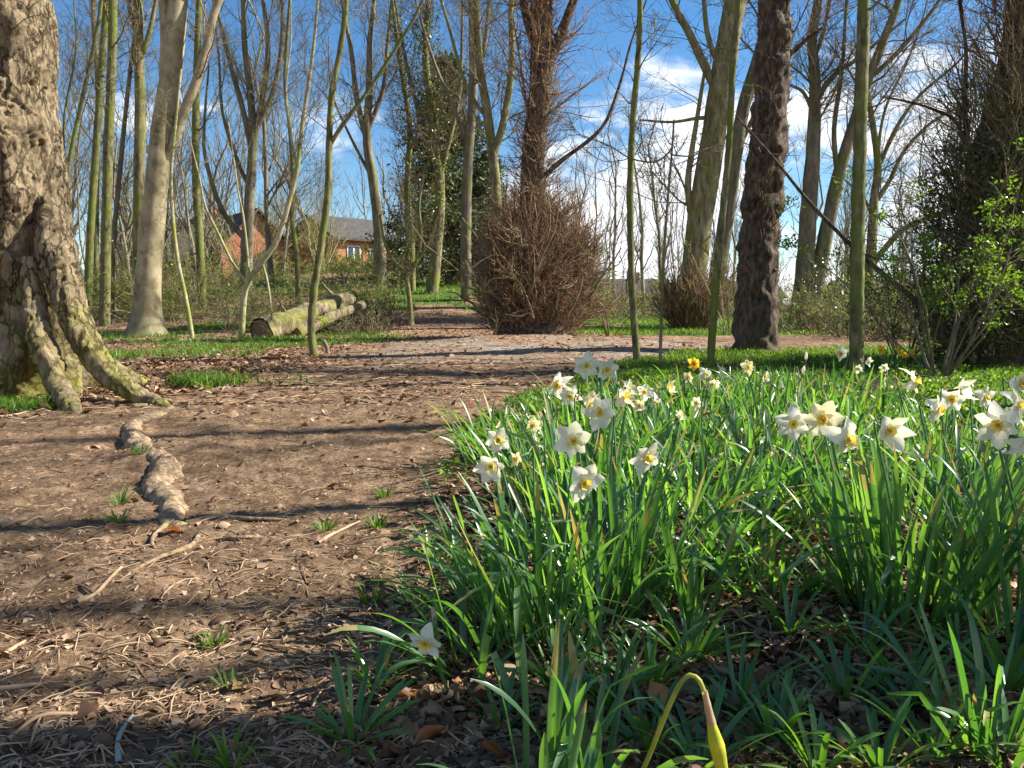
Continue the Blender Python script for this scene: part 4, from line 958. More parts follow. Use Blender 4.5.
house('far low brick house with pale gable across the grass, right of the twiggy tree', 612, 95, 13, 8, 1.9, 4.0, 'x', M_BRICK, M_TILE, [(-3.5, .5, 1.6, 1), (0, .5, 1.6, 1), (3.5, .5, 1.6, 1)], base=-.3, door=(1.8, 1))
house('far pale cottage seen low behind the rugged dark trunk', 742, 90, 7, 7, 1.9, 3.6, 'x', M_REND, M_SLATE, [(-1.5, .6, 1.3, 1), (1.5, .6, 1.3, 1)], base=-.3, name='white_house')
house('far brick house low on the right between the twin trunks and the pole-like sapling', 880, 100, 12, 8, 2.0, 4.0, 'x', M_BRICK, M_TILE, [(-3, .6, 1.6, 1), (3, .6, 1.6, 1)], base=-.3)

# ================================================================== fallen log and brush
def log(label, p0, p1, Y0, Y1, r0, r1, seed, name='fallen_log', stub=()):
    A = W(*p0, Y0); B = W(*p1, Y1); rng = np.random.default_rng(seed)
    A[2] = float(terrain(A[0], A[1])) + r0 * .55; B[2] = max(B[2], float(terrain(B[0], B[1])) + r1 * .5)
    C = (A + B) / 2 + [0, 0, .02]
    Q = resample(np.array([A, C, B]), 50); rad = np.linspace(r0, r1, 50)
    root = empty(name, Q[25]); org = Q[25]; tag(root, label, 'log')
    mb = MB(); V, Fq = tubes(Q[None], rad[None], 28, rough=.26, seed=seed, roughscale=4); mb.add(V, Fq); mb.build('trunk', M_LOG, root, org)
    for (q, rdd, sgn) in ((Q[0], rad[0], -1), (Q[-1], rad[-1], 1)):
        d = nrm(Q[1] - Q[0]) * sgn * .02
        t2 = np.linspace(0, 2 * PI, 28, endpoint=False); T = nrm(Q[1] - Q[0]); s = nrm(np.cross(T, [0, 0, 1.])); u = np.cross(s, T)
        v = [q + d * 1.2] + [q + d * .4 + rdd * .96 * (np.cos(a) * s + np.sin(a) * u) for a in t2]
        mb = MB(); mb.add(v, [(0, 1 + i, 1 + (i + 1) % 28) for i in range(28)]); mb.build('cut_end', M_CUT, root, org)
    for (t_, L_, sd) in stub:
        q0 = Q[int(t_ * 49)]; rg = np.random.default_rng(sd); d = nrm(np.array([rg.normal() * .5, -.4, .9])); pts = [q0]
        for k in range(5): d = nrm(d + rg.normal(size=3) * .25); pts.append(pts[-1] + d * L_ / 5)
        mb = MB(); V, Fq = tubes(resample(np.array(pts), 14)[None], np.linspace(.05, .02, 14)[None], 9, rough=.2, roughscale=8); mb.add(V, Fq); mb.build('branch_stub', M_LOG, root, org)
    return root
log('mossy fallen log with a sawn end, lying up the bank behind the forked sapling', (262, 330), (352, 297), 17.2, 20.8, .275, .19, 3, stub=((.3, .5, 5), (.55, .7, 3), (.8, .9, 4)))
log('smaller bare fallen log lying in front of the mossy one', (296, 322), (362, 305), 18.0, 20.2, .15, .12, 4)

def undergrowth(name, label, region, n, hgt, seed, m, leaf=None, nleaf=0, size=.05, dens=None):
    rng = np.random.default_rng(seed); x0, x1, y0, y1 = region
    x = rng.uniform(x0, x1, n * 3); y = rng.uniform(y0, y1, n * 3)
    k = n2(x, y, .5, 3, seed) > (-.1 if dens is None else dens); x = x[k][:n]; y = y[k][:n]; n = len(x)
    st = np.stack([x, y, terrain(x, y) - .02], -1); d = nrm(rng.normal(size=(n, 3)) * [.6, .6, .2] + [0, 0, .8]); ln = hgt * (.4 + .8 * rng.random(n)); Pn = [st]
    for q in range(6): d = nrm(d + rng.normal(size=(n, 3)) * .22 + [0, 0, -.04]); Pn.append(Pn[-1] + d * (ln / 6)[:, None])
    P1 = np.stack(Pn, 1); R1 = np.linspace(.010, .004, 7)[None] * (.6 + .8 * rng.random((n, 1)))
    mb = MB(); V, Fq = tubes(P1, R1, 3); mb.add(V, Fq)
    P2, R2 = grow(P1, R1, rng, n * 2, .2, 1, hgt * .4, .7, 0, 5, .25, .7, .0045); V, Fq = tubes(P2, R2, 3); mb.add(V, Fq)
    if nleaf:
        i = rng.integers(0, len(P2), nleaf); j = rng.integers(1, 5, nleaf)
        V, Fq = leaf_cloud(P2[i, j] + rng.normal(size=(nleaf, 3)) * .04, rng, size, None); mb.add(V, Fq, 1)
    o = mb.build(name, [m, leaf or M_BRAM]); tag(o, label, None, None, 'stuff'); return o
undergrowth('undergrowth', 'tangled green-brown undergrowth under the slender trees at left', (-18, -9.2, 21.5, 31), 1100, 2.2, 1, M_BRUSH, M_BRAM, 22000, .06)
undergrowth('undergrowth', 'brambly brush behind the fallen log on the bank', (-9.5, -3.5, 21, 27), 450, .9, 2, M_BRUSH, M_BRAM, 5000, .06)
undergrowth('undergrowth', 'dense brush of twigs beyond the bank before the houses', (-19, -3, 36, 46), 700, 1.2, 3, M_MOSS2, M_BRAM, 24000, .09)
undergrowth('undergrowth', 'straggly brush on the crest of the bank before the brick houses', (-15, -3.5, 31, 35), 520, 1.5, 12, M_BRUSH, M_BRAM, 5000, .06)
undergrowth('undergrowth', 'low brush and ivy among the trunks beyond the grass at right', (2, 34, 36, 50), 2600, 2.4, 4, M_TWIG, M_BRAM, 15000, .10)
undergrowth('undergrowth', 'green tangle round the foot of the spreading tree', (7.4, 14, 15.5, 24), 1300, 1.7, 5, M_TWIG, M_ELDER, 8000, .055)

undergrowth('brush_pile', 'jumble of broken twigs around and behind the fallen logs', (-6.0, -3.0, 18.6, 22.5), 700, .8, 8, M_TWIG, M_BRAM, 900, .05, dens=-2)
# individual shrubs
def shrub(name, label, px, py, Y, hgt, spread, n, nleaf, m, leaf, size, seed, r=.012, sub=3, cat='shrub'):
    rng = np.random.default_rng(seed); b = W(px, py, Y); b[2] = float(terrain(b[0], b[1]))
    root = empty(name, b); tag(root, label, cat)
    az = rng.random(n) * 2 * PI; st = b + np.stack([.08 * np.cos(az), .08 * np.sin(az), -.03 + 0 * az], -1)
    d = nrm(np.stack([np.cos(az) * spread, np.sin(az) * spread, np.ones(n)], -1) + rng.normal(size=(n, 3)) * .15); ln = hgt * (.6 + .5 * rng.random(n)); Pn = [st]
    for k in range(8): d = nrm(d + rng.normal(size=(n, 3)) * .12); Pn.append(Pn[-1] + d * (ln / 8)[:, None])
    P1 = np.stack(Pn, 1); R1 = np.linspace(r, r * .35, 9)[None] * (.6 + .8 * rng.random((n, 1)))
    mb = MB(); V, Fq = tubes(P1, R1, 5); mb.add(V, Fq)
    P2, R2 = grow(P1, R1, rng, n * sub * 2, .2, 1, hgt * .35, .7, .05, 6, .2, .6, r * .3); V, Fq = tubes(P2, R2, 3); mb.add(V, Fq)
    P3, R3 = grow(P2, R2, rng, n * sub * 5, .2, 1, hgt * .15, .7, .05, 4, .2, .6, r * .2); V, Fq = tubes(P3, R3, 3); mb.add(V, Fq)
    mb.build('stems', m, root, b)
    if nleaf:
        i = rng.integers(0, len(P3), nleaf // 7); V_ = []
        c0 = P3[i, -1]; C = np.repeat(c0, 7, 0) + rng.normal(size=(len(c0) * 7, 3)) * size * .8
        V, Fq = leaf_cloud(C, rng, size, None, aspect=.5, up=-.1); mb = MB(); mb.add(V, Fq); mb.build('leaves', leaf, root, b)
    return root
shrub('leafy_bush', 'young bush with fresh bright green leaf sprays before the dark twiggy trunk', 938, 378, 8.3, 2.1, .32, 11, 3400, M_GREY, M_ELDER, .045, 4, .016, 4)
shrub('leafy_bush', 'low dark-leaved bush to the left of the bright one, behind the pole-like sapling', 903, 365, 10.5, 1.7, .45, 14, 5200, M_TWIG, M_IVY, .045, 5, .010, 5)
shrub('small_shrub', 'small yellowish-green leafy shrub at the right edge of the twiggy broom', 610, 338, 17.5, 1.9, .35, 9, 1100, M_TWIG, M_ELDER, .045, 6, .014, 4)
shrub('bare_shrub', 'twiggy bare shrub standing between the big grey trunk and the rugged one', 728, 335, 20, 2.4, .3, 10, 500, M_PALE, M_ELDER, .04, 7, .012, 4)
shrub('bare_shrub', 'bare pale bush beyond the rugged trunk, near the twin trunks', 785, 330, 23, 2.4, .35, 12, 700, M_PALE, M_ELDER, .045, 8, .012, 4)
shrub('bare_shrub', 'pale twiggy bush left of the mossy log, under the vase-shaped tree', 228, 322, 20, 1.6, .6, 14, 700, M_PALE, M_BRAM, .045, 9, .012, 4)
shrub('bare_shrub', 'arching brush with ivy leaves at the top end of the fallen log', 368, 300, 21.5, 1.1, .8, 14, 900, M_TWIG, M_IVY, .06, 10, .012, 4)
shrub('bare_shrub', 'thin tall twiggy bush growing beside the small Y-shaped tree', 395, 292, 26, 2.6, .3, 10, 400, M_MOSS2, M_BRAM, .05, 11, .013, 4)

shrub('bare_shrub', 'tall thin twiggy bush screening the slate-roofed house', 325, 290, 36, 4.4, .4, 20, 500, M_BRUSH, M_BRAM, .06, 14, .02, 5)
shrub('bare_shrub', 'pale twiggy thicket screening the orange brick gable', 250, 290, 36, 4.0, .4, 22, 500, M_BRUSH, M_BRAM, .06, 17, .02, 6)
shrub('bare_shrub', 'tall loose bush screening the brown-roofed brick house', 200, 290, 38, 4.2, .4, 14, 500, M_BRUSH, M_BRAM, .07, 15, .02, 5)
shrub('bare_shrub', 'wide tangled bush below the conifer on the bank', 425, 288, 29, 1.8, .7, 16, 1500, M_TWIG, M_IVY, .07, 16, .015, 5)
# ================================================================== far woods
def far_woods(name, label, x0, x1, y0, y1, n, seed, hmin, hmax):
    rng = np.random.default_rng(seed); x = rng.uniform(x0, x1, n); y = rng.uniform(y0, y1, n); z = terrain_base(x, y); h = rng.uniform(hmin, hmax, n)
    P = np.stack([np.stack([x + rng.normal(size=n) * .02 * k * 2, y, z + h * k / 7], -1) for k in range(8)], 1); P[:, :, 0] += (rng.normal(size=n)[:, None] * np.linspace(0, 1, 8)[None] * 1.0)
    r = rng.uniform(.05, .17, n); Rr_ = r[:, None] * np.linspace(1, .25, 8)[None]
    mb = MB(); V, Fq = tubes(P, Rr_, 6); mb.add(V, Fq)
    P1, R1 = grow(P, Rr_, rng, n * 13, .2, 1, 4.0, .55, .15, 7, .1, .5, .02); V, Fq = tubes(P1, R1, 4); mb.add(V, Fq)
    P2, R2 = grow(P1, R1, rng, n * 60, .15, 1, 1.9, .6, .1, 5, .15, .6, .011); V, Fq = tubes(P2, R2, 3); mb.add(V, Fq)
    P3, R3 = grow(P2, R2, rng, n * 90, .15, 1, .9, .6, .1, 4, .15, .6, .008); V, Fq = tubes(P3, R3, 3); mb.add(V, Fq)
    o = mb.build(name, M_FAR); tag(o, label, None, None, 'stuff')
M_FAR = bark('distant bark', [(.10, .085, .065), (.17, .145, .11), (.24, .21, .16)], moss=(.15, .16, .07), mossamt=.3, scale=1.5, bump=0)
far_woods('woodland', 'mass of bare far-off trees behind the houses at left', -45, 0, 62, 90, 75, 1, 8, 14)
far_woods('woodland', 'mass of thin bare trees beyond the grass at right', 3, 60, 45, 85, 105, 2, 8, 15)
far_woods('woodland', 'sparse thin bare trees close behind the slender cluster', -24, -9, 29, 44, 26, 3, 7, 12)

# ================================================================== grass, leaves, twigs
def sample_ground(n, seed, y0, y1, half=38, power=1.0, maskf=None):
    """points spread so that nearer ground gets more per square metre"""
    rng = np.random.default_rng(seed)
    xs, ys = [], []; got = 0
    while got < n:
        m_ = n * 2
        u = rng.random(m_); r = 1 / (1 / y0 ** power - u * (1 / y0 ** power - 1 / y1 ** power)) ** (1 / power)
        t_ = np.radians(rng.uniform(-half, half, m_)); x = r * np.sin(t_) / np.cos(np.radians(half)) * .9; y = r * np.cos(t_)
        if maskf is not None:
            k = rng.random(m_) < maskf(x, y); x, y = x[k], y[k]
        xs.append(x); ys.append(y); got += len(x)
        if len(x) == 0: break
    return np.concatenate(xs)[:n], np.concatenate(ys)[:n], rng
def blades(x, y, rng, h, w_, lean=.5, segs=3, droop=.5):
    n = len(x); z = terrain(x, y); az = rng.random(n) * 2 * PI
    d = np.stack([np.cos(az), np.sin(az), 0 * az], -1); s = np.stack([-np.sin(az), np.cos(az), 0 * az], -1)
    tw = rng.normal(size=n) * .8; s2 = np.cos(tw)[:, None] * s + np.sin(tw)[:, None] * d
    ln = lean * rng.random(n); h = h * (.5 + .8 * rng.random(n)); V = []
    for k in range(segs + 1):
        t = k / segs; p = np.stack([x, y, z - .01], -1) + d * (ln * h * (t * .5 + t * t * .8))[:, None] + np.array([0, 0, 1]) * (h * (t - droop * ln * t * t * .5))[:, None]
        wd = (w_ * (1 - t ** 1.5) * (.55 + .45 * min(1, t * 4)) + w_ * .05)[:, None] if np.ndim(w_) else w_ * (1 - t ** 1.5) * (.55 + .45 * min(1, t * 4)) + w_ * .05
        V += [p - s2 * wd / 2, p + s2 * wd / 2]
    V = np.stack(V, 1); ix = np.arange(n * 2 * (segs + 1)).reshape(n, segs + 1, 2)
    f = np.stack([ix[:, :-1, 0], ix[:, :-1, 1], ix[:, 1:, 1], ix[:, 1:, 0]], -1).reshape(-1, 4)
    return V.reshape(-1, 3), f
# far grass
x, y, rng = sample_ground(70000, 1, 9, 48, power=.8, maskf=lambda x, y: m_grass(x, y) ** 1.5 * (y > 9.3))
dist = np.hypot(x, y); mb = MB(); V, f = blades(x, y, rng, .085 + .0022 * dist, .006 + .0009 * dist, 1.0, 2); mb.add(V, f)
tag(mb.build('grass', M_GRASS), 'bright green grass on the field and bank beyond the path', None, None, 'stuff')
# near ground cover in the back of the bed
x, y, rng = sample_ground(80000, 2, 3.0, 13, power=.9, maskf=lambda x, y: m_grass(x, y) * (x > -.6) * sst(-.5, .15, n2(x, y, 2.6, 3, 77)))
dist = np.hypot(x, y); z = terrain(x, y); C = np.stack([x, y, z + .02 + .05 * rng.random(len(x))], -1)
mb = MB(); V, f = leaf_cloud(C, rng, .026 + .0022 * dist, None, aspect=.7, up=.3) if False else leaf_cloud(C, rng, .027, None, aspect=.75, up=.35); mb.add(V, f)
V, f = blades(x[::2], y[::2], rng, .11, .006, 1.3, 2); mb.add(V, f)
tag(mb.build('ground_cover', M_CEL), 'bright green low ground cover among and behind the daffodils', None, None, 'stuff')
# left patches
x, y, rng = sample_ground(9000, 3, 4.5, 20, power=1.0, maskf=lambda x, y: m_grass(x, y) * (x < -1.2))
dist = np.hypot(x, y); mb = MB(); V, f = blades(x, y, rng, .06 + .075 * (np.hypot((x + 2.55) / .7, (y - 7.25) / .4) < 1.2) + .03 * (dist < 7), .008 + .001 * dist, 1.1, 3); mb.add(V, f)
tag(mb.build('grass_patches', M_GRASS), 'patches of broad-bladed green grass on the leaf litter at left', None, None, 'stuff')

# dead leaves
def leaves_on_ground(n, seed, y0, y1, size, power, maskf, m, name, label, curl=.25, lift=.006, A=5, B=4):
    """curled dead leaves: a small ragged sheet each, rolled about its long axis"""
    x, y, rng = sample_ground(n, seed, y0, y1, power=power, maskf=maskf); n = len(x)
    z = terrain(x, y) + lift; az = rng.random(n) * 2 * PI; sz = size * (.3 + 1.1 * rng.random(n) ** 2)
    up_ = nrm(np.array([0, 0, 1]) + rng.normal(size=(n, 3)) * .33)
    d = np.stack([np.cos(az), np.sin(az), 0 * az], -1); d = nrm(d - (d * up_).sum(-1, keepdims=True) * up_); s = np.cross(up_, d)
    asp = .28 + .35 * rng.random(n); roll = curl * rng.normal(size=n) * 9; bend = curl * rng.normal(size=n) * 2.5
    c = np.stack([x, y, z], -1); V = np.zeros((n, A, B, 3))
    for i in range(A):
        t = i / (A - 1); pw = math.sin(PI * (.06 + .86 * t)) ** .8
        wj = 1 + .28 * rng.normal(size=n)
        for j in range(B):
            v = (j / (B - 1) - .5) * 2; ww = sz * asp * pw * wj
            th2 = v * roll * .5 * pw; rr_ = ww / np.where(np.abs(roll) < .05, .05, roll) * 2
            yy = np.where(np.abs(roll) < .05, v * ww, np.sin(th2) * rr_); hh = np.where(np.abs(roll) < .05, 0, (1 - np.cos(th2)) * rr_)
            hh = hh + bend * sz * (t - .5) ** 2 + rng.normal(size=n) * sz * .03
            V[:, i, j] = c + d * ((t - .5) * sz * (1 + .05 * rng.normal(size=n)))[:, None] + s * yy[:, None] + up_ * hh[:, None]
    zmin = (V[..., 2].min(axis=(1, 2)) - z + lift * .5); V[..., 2] -= np.minimum(zmin, 0)[:, None, None] * .7
    ix = np.arange(n * A * B).reshape(n, A, B)
    f = np.stack([ix[:, :-1, :-1], ix[:, :-1, 1:], ix[:, 1:, 1:], ix[:, 1:, :-1]], -1).reshape(-1, 4)
    mb = MB(); mb.add(V.reshape(-1, 3), f)
    tag(mb.build(name, m, smooth=True), label, None, None, 'stuff')
litf = lambda x, y: np.clip(.13 + .87 * (1 - m_path(x, y)), 0, 1) * (1 - .6 * m_grass(x, y)) * sst(-.6, .3, n2(x, y, 1.3, 3, 81) + .2 + .5 * (1 - m_path(x, y)))
leaves_on_ground(20000, 11, .7, 9, .031, 1.2, litf, M_LEAFD, 'leaf_litter', 'dead brown leaves strewn over the near ground', .25)
leaves_on_ground(60000, 14, .7, 12, .017, 1.1, lambda x, y: 1 - .7 * m_grass(x, y), M_CHIP, 'wood_chips', 'small shreds of bark and leaf trodden into the path', .12, .003, 3, 3)
leaves_on_ground(44000, 12, 4.2, 26, .056, .9, lambda x, y: sst(4.0, 9, y + 1.2 * n2(x, y, 1, 2, 91)) * (1 - .9 * m_path(x, y)) * (1 - .8 * m_grass(x, y)) * (x < 3), M_LEAFD, 'leaf_litter', 'carpet of red-brown leaves on the wood floor at left', .15, .006, 3, 3)
leaves_on_ground(170, 13, .9, 6, .055, 1.2, lambda x, y: (x > -.3) * .9 + .08, M_LEAFO, 'leaf_litter', 'larger orange-brown fallen leaves lying in the flower bed', .3, .012)
# small twigs and wood chips
def twig_litter(n, seed, y0, y1, lmin, lmax, r, power, maskf, m, name, label):
    x, y, rng = sample_ground(n, seed, y0, y1, power=power, maskf=maskf); n = len(x)
    az = rng.normal(size=n) * .6 + .2; az += (rng.random(n) < .3) * rng.random(n) * PI; ln = lmin + (lmax - lmin) * rng.random(n) ** 2.5; pts = []
    for k in range(6):
        pts.append((x.copy(), y.copy())); az = az + rng.normal(size=n) * .10; x = x + np.cos(az) * ln / 5; y = y + np.sin(az) * ln / 5
    rr_ = r * (.5 + rng.random(n)); lift = rng.random(n) ** 2 * .012
    P = np.stack([np.stack([a, b, terrain(a, b) + rr_ * .7 + lift * math.sin(PI * k / 5) + .004], -1) for k, (a, b) in enumerate(pts)], 1)
    mb = MB(); V, f = tubes(P, rr_[:, None] * np.linspace(1, .55, 6)[None] * np.array([.3, 1, 1, 1, 1, .3]), 5); mb.add(V, f)
    tag(mb.build(name, m), label, None, None, 'stuff')
twig_litter(9500, 21, .75, 9, .015, .13, .0017, 1.1, lambda x, y: np.clip(1 - .75 * m_bed(x, y) + 0 * x, 0, 1), M_STICK, 'twig_litter', 'thin dry twigs and wood shreds strewn over the path')
twig_litter(3000, 22, 6, 22, .08, .5, .005, 1.0, lambda x, y: (1 - m_grass(x, y)) * (1 - .7 * m_bed(x, y)), M_STICK, 'twig_litter', 'dry twigs scattered over the farther path and litter')
# small stones and crumbs
def crumbs(n, seed, y0, y1, size, m, name, label, maskf=None):
    x, y, rng = sample_ground(n, seed, y0, y1, power=1.2, maskf=maskf or (lambda x, y: 1 - .6 * m_grass(x, y))); n = len(x)
    s = size * (.4 + rng.random(n) ** 3 * 1.6); z = terrain(x, y) + s * .15
    ic = np.array([(1, 0, 0), (0, 1, 0), (-1, 0, 0), (0, -1, 0), (0, 0, 1), (0, 0, -1)], float)
    V = np.stack([x, y, z], -1)[:, None] + ic[None] * s[:, None, None] * (.6 + .7 * rng.random((n, 6, 1))) * np.array([1, 1, .7]) + rng.normal(size=(n, 6, 3)) * s[:, None, None] * .25
    b = (np.arange(n) * 6)[:, None, None]; tri = np.array([(0, 1, 4), (1, 2, 4), (2, 3, 4), (3, 0, 4), (1, 0, 5), (2, 1, 5), (3, 2, 5), (0, 3, 5)])[None]
    mb = MB(); mb.add(V.reshape(-1, 3), (b + tri).reshape(-1, 3)); tag(mb.build(name, m, smooth=False), label, None, None, 'stuff')
M_CRUMB = plain('soil crumb', (.07, .042, .024), (.32, .22, .14), 30, .95)
crumbs(60000, 31, .7, 8, .0055, M_CRUMB, 'soil_crumbs', 'loose crumbs of earth and grit on the path')

# individual sticks lying on the ground
def stick(label, pts, r, m=M_STICK, name='fallen_stick', lift=.004, fork=None, group=None):
    q = []
    for (ax, ay) in pts:
        gx, gy = G(ax, ay); q.append([gx, gy, float(terrain(gx, gy)) + r + lift])
    Q = resample(np.array(q), 22); mb = MB(); V, f = tubes(Q[None], np.linspace(r, r * .5, 22)[None], 7, rough=.25, roughscale=40); mb.add(V, f)
    if fork:
        q = []
        for (ax, ay) in fork:
            gx, gy = G(ax, ay); q.append([gx, gy, float(terrain(gx, gy)) + r + lift])
        V, f = tubes(resample(np.array(q), 12)[None], np.linspace(r * .7, r * .3, 12)[None], 6, rough=.25, roughscale=40); mb.add(V, f)
    o = mb.build(name, m, None, Q[11]); tag(o, label, 'stick', group); return o
gS = 'fallen sticks lying on the path'
stick('long pale forked stick lying on sunlit earth below the root', [(77, 610), (95, 602), (112, 588), (122, 578)], .007, fork=[(95, 602), (85, 596), (76, 590)], group=gS)
stick('pale straight stick at the left edge of the near path', [(0, 658), (12, 650), (25, 638)], .006, group=gS)
stick('thin pale stick at the left edge beneath the other left stick', [(0, 690), (25, 689), (42, 687)], .006, group=gS)
stick('short lichen-green stick in the shade at the bottom left', [(119, 768), (118, 750), (124, 735), (133, 722)], .006, M_STICKB, group=gS)
stick('thin grey stick leaning across the shaded earth near the bottom', [(229, 758), (238, 742), (246, 727), (254, 712)], .004, group=gS)
stick('long curved dark twig in the shade at the bottom left', [(8, 748), (40, 728), (80, 716), (112, 706)], .005, group=gS)
stick('pale stick lying below the bright green tufts in mid path', [(318, 552), (330, 545), (345, 536), (360, 530)], .007, group=gS)
stick('pale chip of wood lying on the path at the root end', [(196, 530), (205, 523), (222, 521)], .006, group=gS)
stick('small curved twig standing on the sunlit path', [(160, 606), (168, 596), (186, 588), (204, 586)], .004, group=gS)
stick('white-brown stick on the leaf litter at the left edge', [(0, 524), (14, 521), (27, 519)], .012, group=gS)
stick('brown crooked twig lying in the flower bed between the clumps', [(680, 624), (705, 620), (731, 617), (745, 628), (770, 640), (790, 645)], .006, name='fallen_stick')
stick('thin brown twig in the flower bed among the low rosettes', [(733, 625), (738, 655), (742, 690), (744, 702)], .003)
stick('short stub of twig at the foot of the right daffodil clump', [(802, 707), (812, 695), (824, 680)], .004)
stick('grey fallen branch on the litter in front of the beech', [(165, 343), (190, 341), (215, 342), (240, 340)], .03, M_STICK, 'fallen_branch')
stick('thin fallen branch lying in the bed behind the pole-like sapling', [(868, 372), (890, 374), (915, 378), (935, 384)], .02, M_GREY, 'fallen_branch')

# ================================================================== daffodils
def ribbon(base, az, length, width, lean, droop, rng, K=11, twist=0, kink=None):
    """one strap leaf, 3 vertices across with a shallow channel"""
    d = np.array([math.cos(az), math.sin(az), 0]); p = np.array(base, float); el = PI / 2 - lean; pts = [p.copy()]; dirs = []
    st = length / (K - 1)
    for k in range(K - 1):
        t = k / (K - 1)
        el -= droop * (t ** 1.6) * 3.2 / (K - 1)
        if kink and abs(t - kink[0]) < .5 / (K - 1): el -= kink[1]
        v = d * math.cos(el) + np.array([0, 0, math.sin(el)]); dirs.append(v); p = p + v * st; pts.append(p.copy())
        az += rng.normal() * .03; d = np.array([math.cos(az), math.sin(az), 0])
    dirs.append(dirs[-1]); V = []
    s0 = np.array([-math.sin(az), math.cos(az), 0])
    for k in range(K):
        t = k / (K - 1); w_ = width * (.75 + .25 * min(1, t * 5)) * (1 - max(0, (t - .72) / .28) ** 2.2 * .88)
        tw = twist * t; nn = np.cross(dirs[k], s0); s = s0 * math.cos(tw) + nn * math.sin(tw); up_ = np.cross(s, dirs[k])
        V += [pts[k] - s * w_ / 2 - up_ * w_ * .10, pts[k] + up_ * w_ * .06, pts[k] + s * w_ / 2 - up_ * w_ * .10]
    f = []
    for k in range(K - 1):
        a = k * 3; f += [(a, a + 1, a + 4, a + 3), (a + 1, a + 2, a + 5, a + 4)]
    return V, f
def clump_leaves(x, y, n, length, rad, rng, width=.012, lean=.35, droop=.35, biaz=None):
    mb = MB()
    for i in range(n):
        az = rng.random() * 2 * PI; r = rad * math.sqrt(rng.random()); bx, by = x + r * math.cos(az), y + r * math.sin(az)
        ln = length * (.62 + .5 * rng.random()); le = abs(rng.normal()) * lean * .7 + r / max(rad, .01) * lean * .6
        if biaz is not None and rng.random() < .35: az = biaz + rng.normal() * .4
        dr = droop * rng.random() ** 1.6 * 3.0
        kink = (rng.uniform(.45, .85), rng.uniform(.6, 1.9)) if rng.random() < .22 else None
        V, f = ribbon((bx, by, float(terrain(bx, by)) - .01), az + rng.normal() * .4, ln, width * (.7 + .55 * rng.random()), le, dr, rng, 11, rng.normal() * .7, kink)
        f = np.array(f); mi = np.zeros(len(f), int)
        if rng.random() < .3: k_ = rng.integers(1, 4) * 2; mi[-k_:] = 1
        mb.add(V, f, mi) if mi.any() else mb.add(V, f)
    return mb
def petal_mesh(Rp, seed, cup=.25, ragged=.1, n=6, wf=.52):
    rng = np.random.default_rng(seed); mb = MB(); A, B = 7, 5
    for k in range(n):
        a0 = k * 2 * PI / n + rng.normal() * .09; back = .006 * (k % 2); cu = cup + rng.normal() * .32; rl = Rp * (1.05 + rng.normal() * .09); tw = rng.normal() * .6
        V = []
        for i in range(A):
            t = i / (A - 1); wd = rl * wf * (math.sin(PI * min(1, (t * .80 + .16)) ** 1.0) ** .9) * (1 - .0 * t)
            if i == A - 1: wd = rl * .03
            rr_ = .07 * rl + t * rl * .95; zz = -back + rl * (cu * t * t * .9 - .05 * t)
            for j in range(B):
                s = (j / (B - 1) - .5) * 2; yy = s * wd; z2 = zz + abs(s) ** 2 * wd * .28 + tw * s * wd * t + rng.normal() * rl * .02 + .05 * rl * math.sin(t * 9 + k * 2) * abs(s)
                V.append((rr_ * math.cos(a0) - yy * math.sin(a0), rr_ * math.sin(a0) + yy * math.cos(a0), z2))
        f = [(i * B + j, i * B + j + 1, (i + 1) * B + j + 1, (i + 1) * B + j) for i in range(A - 1) for j in range(B - 1)]
        mb.add(V, f)
    return mb
def trumpet_mesh(r, L_, seed, flare=1.35):
    rng = np.random.default_rng(seed); S, K = 24, 8; mb = MB(); V = []
    for i in range(K):
        t = i / (K - 1); rad = r * (.55 + .35 * t + (flare - .9) * max(0, t - .6) ** 1.5 * 3)
        for j in range(S):
            a = j * 2 * PI / S; fr = 1 + (.10 * math.sin(a * 6 + seed) + .06 * math.sin(a * 11)) * max(0, t - .55) * 2
            V.append((rad * fr * math.cos(a), rad * fr * math.sin(a), L_ * t + .0015 * math.sin(a * 9) * t))
    f = [(i * S + j, i * S + (j + 1) % S, (i + 1) * S + (j + 1) % S, (i + 1) * S + j) for i in range(K - 1) for j in range(S)]
    mb.add(V, f); V = [(0, 0, .001)] + V[:S]; mb.add(V, [(0, 1 + (j + 1) % S, 1 + j) for j in range(S)])
    # stamens
    P = np.array([[[.0015 * math.cos(a), .0015 * math.sin(a), 0], [.003 * math.cos(a), .003 * math.sin(a), L_ * .75]] for a in np.arange(6) * PI / 3]); V, f = tubes(P, np.full((6, 2), .0011), 4); mb.add(V, f)
    return mb
PV = [petal_mesh(1.0, s, cup=c, wf=.36) for s, c in ((1, .12), (2, .35), (3, -.15), (4, .6), (5, .2), (6, .8), (7, .0), (8, .4), (9, -.3), (10, .25))]
flower_no = [0]
